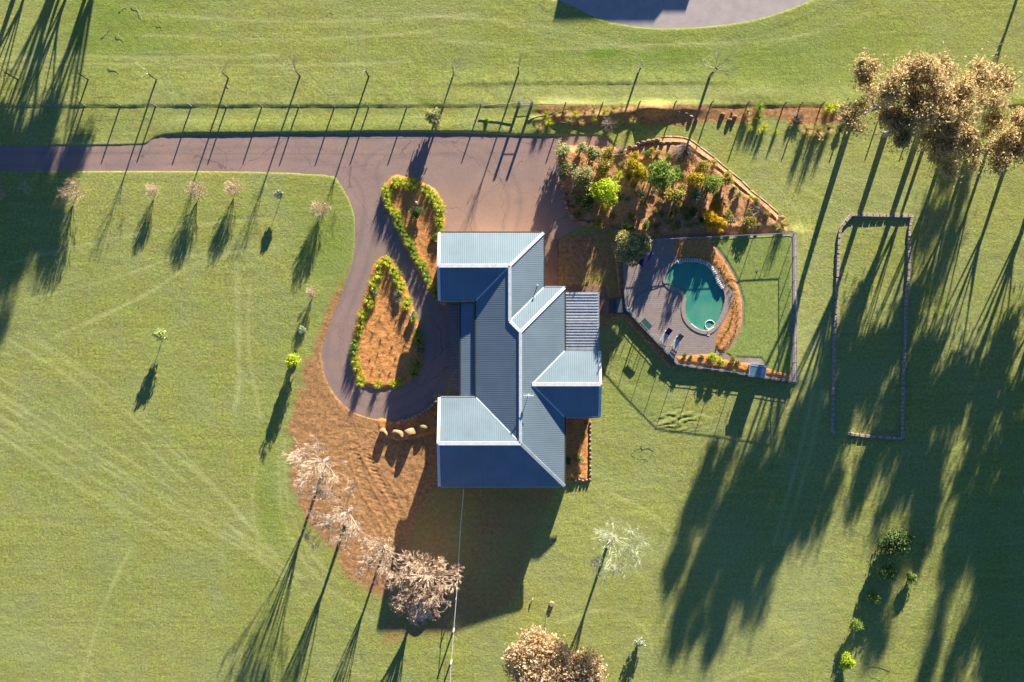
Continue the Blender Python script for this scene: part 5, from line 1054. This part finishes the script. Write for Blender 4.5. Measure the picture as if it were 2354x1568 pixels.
# south fence with white pipe
sf = empty('yard_fence', P(1050, 1340)); tag(sf, 'thin white pipe-topped fence running south from the house', 'fence'); sfl = sf.location
SFP = [(1066, 1124), (1058, 1222), (1054, 1296), (1049, 1374), (1043, 1448), (1037, 1522), (1033, 1600)]
for i, (u, v) in enumerate(SFP):
    x, y, _ = P(u, v, .6); mb = MB(); r_ = .10 if i >= 4 else .06; mb.tube([(0, 0, -.1), (0, 0, 1.3)], r_, 10); mb.build('post', M['white'], sf, (x-sfl.x, y-sfl.y, 0))
mb = MB(); mb.tube([(P(u, v, 1.25)[0]-sfl.x, P(u, v, 1.25)[1]-sfl.y, 1.22) for u, v in SFP], .035, 6); mb.build('rail', M['white'], sf)
mb = MB(); mb.tube([(P(u, v, .6)[0]-sfl.x, P(u, v, .6)[1]-sfl.y, .6) for u, v in SFP], .012, 4); mb.build('wire', M['alu'], sf)

# ------------------------------------------------------------------ pool side things
for (x0, x1, y0, y1, z, lab) in ((1401, 1413.2, 686, 719, .16, 'lower slate step of the pool entrance'), (1414, 1436, 685, 719, .32, 'upper slate landing of the pool entrance')):
    a = P(x0, y1); b = P(x1, y0); mb = MB(); mb.box(((a[0]+b[0])/2, (a[1]+b[1])/2, z/2), (b[0]-a[0], b[1]-a[1], z)); tag(mb.build('entrance_step', M['slate'], bevel=.02), lab, 'step')
def lounger(u, v, backmat, lab):
    t = empty('sun_lounger', (*P(u, v, .8)[:2], TZ), math.atan2(.83, .56)-math.pi/2); tag(t, lab, 'lounger', 'sun loungers on the pool terrace')
    mb = MB()
    for s in (-1, 1): mb.beam((s*.33, -.95, .32), (s*.33, .35, .32), .04, .04)
    mb.beam((-.33, -.95, .32), (.33, -.95, .32), .04, .04); mb.beam((-.33, .35, .32), (.33, .35, .32), .04, .04); mb.build('frame', M['alu'], t)
    mb = MB(); mb.box((0, -.38, .34), (.60, 1.1, .025)); mb.build('seat', M['sling'], t, bevel=.01)
    mb = MB(); mb.beam((0, .18, .35), (0, .88, .72), .60, .03); mb.build('backrest', M[backmat], t)
    for x in (-.31, .31):
        for y in (-.85, .3): mb = MB(); mb.beam((x, y, 0), (x, y, .32), .035, .035); mb.build('leg', M['alu'], t)
        mb = MB(); mb.tube([(x*1.12, -.25, .34), (x*1.12, -.2, .55), (x*1.12, .35, .58), (x*1.1, .45, .5)], .022, 6); mb.build('armrest', M['white'], t)
lounger(1531, 771, 'navy', 'left sun lounger with navy backrest and pale seat'); lounger(1557, 784, 'greysling', 'right sun lounger with grey backrest and pale seat')
t = empty('patio_table', (*P(1485, 746, 1.2)[:2], TZ), R(-47)); tag(t, 'dark teal rectangular table by the diagonal pool fence', 'table')
mb = MB(); mb.box((0, 0, .73), (1.3, .85, .04)); mb.build('tabletop', M['teal'], t, bevel=.01)
for x in (-.58, .58):
    for y in (-.36, .36): mb = MB(); mb.beam((x, y, 0), (x, y, .72), .05, .05); mb.build('leg', M['dark'], t)
t = empty('parasol', (*P(1476, 586, 2.3)[:2], TZ), R(49)); tag(t, 'square navy parasol half hidden under the round yellow-green tree', 'parasol')
mb = MB(); mb.add([(-1.0, -1.0, 1.65), (1.0, -1.0, 1.65), (1.0, 1.0, 1.65), (-1.0, 1.0, 1.65), (0, 0, 1.95)], [(0, 1, 4), (1, 2, 4), (2, 3, 4), (3, 0, 4)]); mb.build('canopy', M['navy'], t)
mb = MB(); mb.tube([(0, 0, 0), (0, 0, 1.95)], .03, 8); mb.build('pole', M['alu'], t); mb = MB(); mb.box((0, 0, .04), (.5, .5, .08)); mb.build('base', M['dark'], t)
mb = MB(); a = [P(1632+11*math.cos(q)*(1.0), 747+10.5*math.sin(q), .36) for q in np.linspace(.2, 6.1, 30)]; a += [P(1630, 757, .40), P(1626, 764, .52)]
c = Vector(a[0]); mb.tube([Vector(p)-c for p in a], .045, 6); tag(mb.build('pool_hose', M['hosewhite'], None, c, sm=True), 'white hose looped on the pool water by the skimmer', 'hose')
mb = MB(); mb.tube([(0, 0, 0), (0, 0, .035)], .19, 20); tag(mb.build('skimmer_lid', M['yellowlid'], None, (*P(1628.5, 768.5, .5)[:2], TZ+.002)), 'round cream skimmer lid south of the pool', 'lid')
mb = MB(); q = smooth([(1530, 651), (1510, 661), (1490, 667), (1468, 677), (1456, 692), (1449, 708)], 4, False); a = [P(u, v, TZ) for u, v in q]; c = Vector(a[0]); mb.tube([Vector(p)-c+Vector((0, 0, .03)) for p in a], .02, 5); tag(mb.build('garden_hose', M['dark'], None, c), 'thin dark hose lying across the pool paving', 'hose')
t = empty('pool_float', (*P(1446, 712, .5)[:2], TZ)); tag(t, 'small blue and white float in the terrace corner', 'float'); mb = MB(); mb.tube([(.22*math.cos(q), .22*math.sin(q), .08) for q in np.linspace(0, 6.283, 16)], .07, 8, cap=False); mb.build('ring', M['hosewhite'], t, sm=True); mb = MB(); mb.box((.05, -.02, .12), (.16, .10, .12)); mb.build('handle', M['red'], t, bevel=.02)
t = empty('sprinkler', (*P(1741, 622, .5)[:2], TZ)); tag(t, 'small blue lawn sprinkler on the terrace lawn', 'sprinkler')
mb = MB(); mb.tube([(0, 0, .05), (0, 0, .28)], .03, 8)
for k in range(3): mb.tube([(0, 0, .12), (.2*math.cos(k*2.1+.4), .2*math.sin(k*2.1+.4), .05)], .018, 6)
mb.build('stand', M['bluemetal'], t); mb = MB(); mb.tube([(-.14, .05, .28), (.14, -.05, .28)], .02, 6); mb.build('arm', M['hosewhite'], t)
t = empty('pump_shed', (*P(1741, 853, 1.4)[:2], TZ), R(-7)); tag(t, 'low blue-grey sheet metal pump shed on the south pool fence', 'shed')
mb = MB(); mb.box((0, 0, .5), (1.7, 1.3, 1.0)); mb.build('body', M['alu'], t, bevel=.02)
mb = MB(); mb.box((0, 0, 1.08), (1.9, 1.5, .05), tilt=.05); mb.build('lid', M['bluemetal'], t, bevel=.015)
mb = MB(); mb.box((0, .56, 1.14), (1.86, .04, .03)); mb.box((-.93, 0, 1.125), (.04, 1.46, .03), tilt=.05); mb.box((.93, 0, 1.125), (.04, 1.46, .03), tilt=.05); mb.build('lid_trim', M['hosewhite'], t)
# white ornament on upper island
t = empty('garden_statue', (*P(958, 468)[:2], .15)); tag(t, 'small white statue above the dark bush on the upper island', 'statue')
mb = MB(); mb.tube([(0, 0, 0), (0, 0, .12), (0, 0, .14)], [.17, .15, .10], 12); mb.build('plinth', M['white'], t); mb = MB(); mb.tube([(0, 0, .12), (0, .02, .35), (0, 0, .55), (-.02, .03, .72), (-.02, .05, .84)], [.10, .15, .12, .06, .08], 10); mb.tube([(-.16, 0, .5), (.16, 0, .52)], [.05, .05], 6); mb.build('figure', M['white'], t, sm=True)
# tank under the broad bare tree
t = empty('water_tank', (*P(968, 1404)[:2], 0)); tag(t, 'low round blue-grey water tank under the broad leafless tree', 'tank')
mb = MB(); mb.tube([(0, 0, 0), (0, 0, .4)], 1.05, 28); mb.build('tank_wall', M['alu'], t); mb = MB(); mb.tube([(0, 0, .4), (0, 0, .46), (0, 0, .50), (0, 0, .51)], [1.09, .95, .5, .12], 28); mb.build('tank_roof', M['bluemetal'], t, sm=True)
# wires and sticks
def stick(pts, r, mat, lab, cat, name, z=.06, grp=None, extra=()):
    q = smooth(pts, 4, False); a = [Vector(P(u, v)) for u, v in q]; c = a[0].copy(); mb = MB(); n_ = len(a)
    mb.tube([p-c+Vector((0, 0, z+.03*math.sin(i))) for i, p in enumerate(a)], [r*(1-.6*i/n_) for i in range(n_)], 5)
    for e in extra: mb.tube([Vector(P(u, v))-c+Vector((0, 0, z)) for u, v in e], r*.6, 5)
    tag(mb.build(name, M[mat], None, c), lab, cat, grp)
stick([(1475, 1026), (1486, 1030), (1503, 1030), (1500, 1042), (1488, 1057), (1478, 1060)], .015, 'dark', 'bent dark wire hoop lying on the lawn east of the house', 'wire', 'wire_hoop', extra=([(1475, 1026), (1462, 1032), (1451, 1042)], [(1451, 1042), (1462, 1050), (1488, 1052)], [(1475, 1014), (1475, 1053)]))
stick([(1992, 1533), (2003, 1530), (2045, 1534), (2040, 1546), (2019, 1558), (2003, 1550), (1993, 1534)], .015, 'dark', 'diamond of dark wire in the shade near the bottom right', 'wire', 'wire_hoop', extra=([(2022, 1532), (2012, 1548)],))
for pts, lab in [([(303, 11), (315, 20), (322, 32), (326, 44)], 'longest curved fallen branch in the top left paddock'), ([(267, 78), (277, 86), (287, 92)], 'dark fallen branch in the paddock below the longest one'), ([(250, 151), (258, 160), (276, 162)], 'fallen branch above the third young tree'), ([(361, 54), (368, 57), (374, 63)], 'short dark stick right of the longest branch'),
                 ([(274, 24), (284, 18), (294, 14)], 'faint thin stick left of the longest branch'), ([(233, 83), (246, 74), (256, 60)], 'thin reddish stick at the left shadow edge'), ([(751, 30), (757, 27), (769, 26)], 'short stick near the top between the young trees'), ([(521, 196), (528, 206), (534, 214)], 'stick beside the fourth young tree')]:
    stick(pts, .022, 'bark', lab, 'stick', 'fallen_branch', .07, 'fallen branches in the paddock')
stick([(1288, 282), (1300, 284), (1316, 288)], .05, 'sandrock', 'pale broken branch on the overgrown bank', 'stick', 'fallen_branch', .3)
stick([(1252, 1440+16), (1258, 1405)], .0001+.04, 'paletwig', 'pale stick on the lawn left of the dark stump hole', 'stick', 'fallen_branch', .06)
x, y, _ = P(1268, 1388); mb = MB(); mb.tube([(0, 0, -.1), (0, 0, .30)], [.30, .26], 12); tag(mb.build('stump', M['log'], None, (x, y, 0)), 'mossy tree stump on the south lawn', 'stump')
x, y, _ = P(1218, 1388); mb = MB(); mb.tube([(0, 0, .05), (.3, .5, .3), (.4, .8, .1)], [.06, .05, .02], 6); tag(mb.build('fallen_branch', M['bark'], None, (x, y, 0)), 'short propped branch left of the mossy stump', 'stick')
# shed beyond the top edge whose shadow falls on the concrete
t = empty('neighbour_house', (*P(1540, -408)[:2], 0)); tag(t, 'neighbouring gabled house beyond the top edge', 'house')
mb = MB(); mb.box((0, 0, 1.6), (10.6, 9, 3.2)); mb.build('wall', M['brick'], t)
mb = MB(); mb.add([(-5.8, -5.2, 3.1), (5.8, -5.2, 3.1), (5.8, 0, 5.0), (-5.8, 0, 5.0), (5.8, 5.2, 3.1), (-5.8, 5.2, 3.1)], [(0, 1, 2, 3), (3, 2, 4, 5), (0, 3, 5), (1, 4, 2)]); mb.build('roof', M['alu'], t)
mb = MB(); mb.box((7.1, 1.0, 2.15), (2.6, 6, 4.3)); mb.build('carport', M['alu'], t)
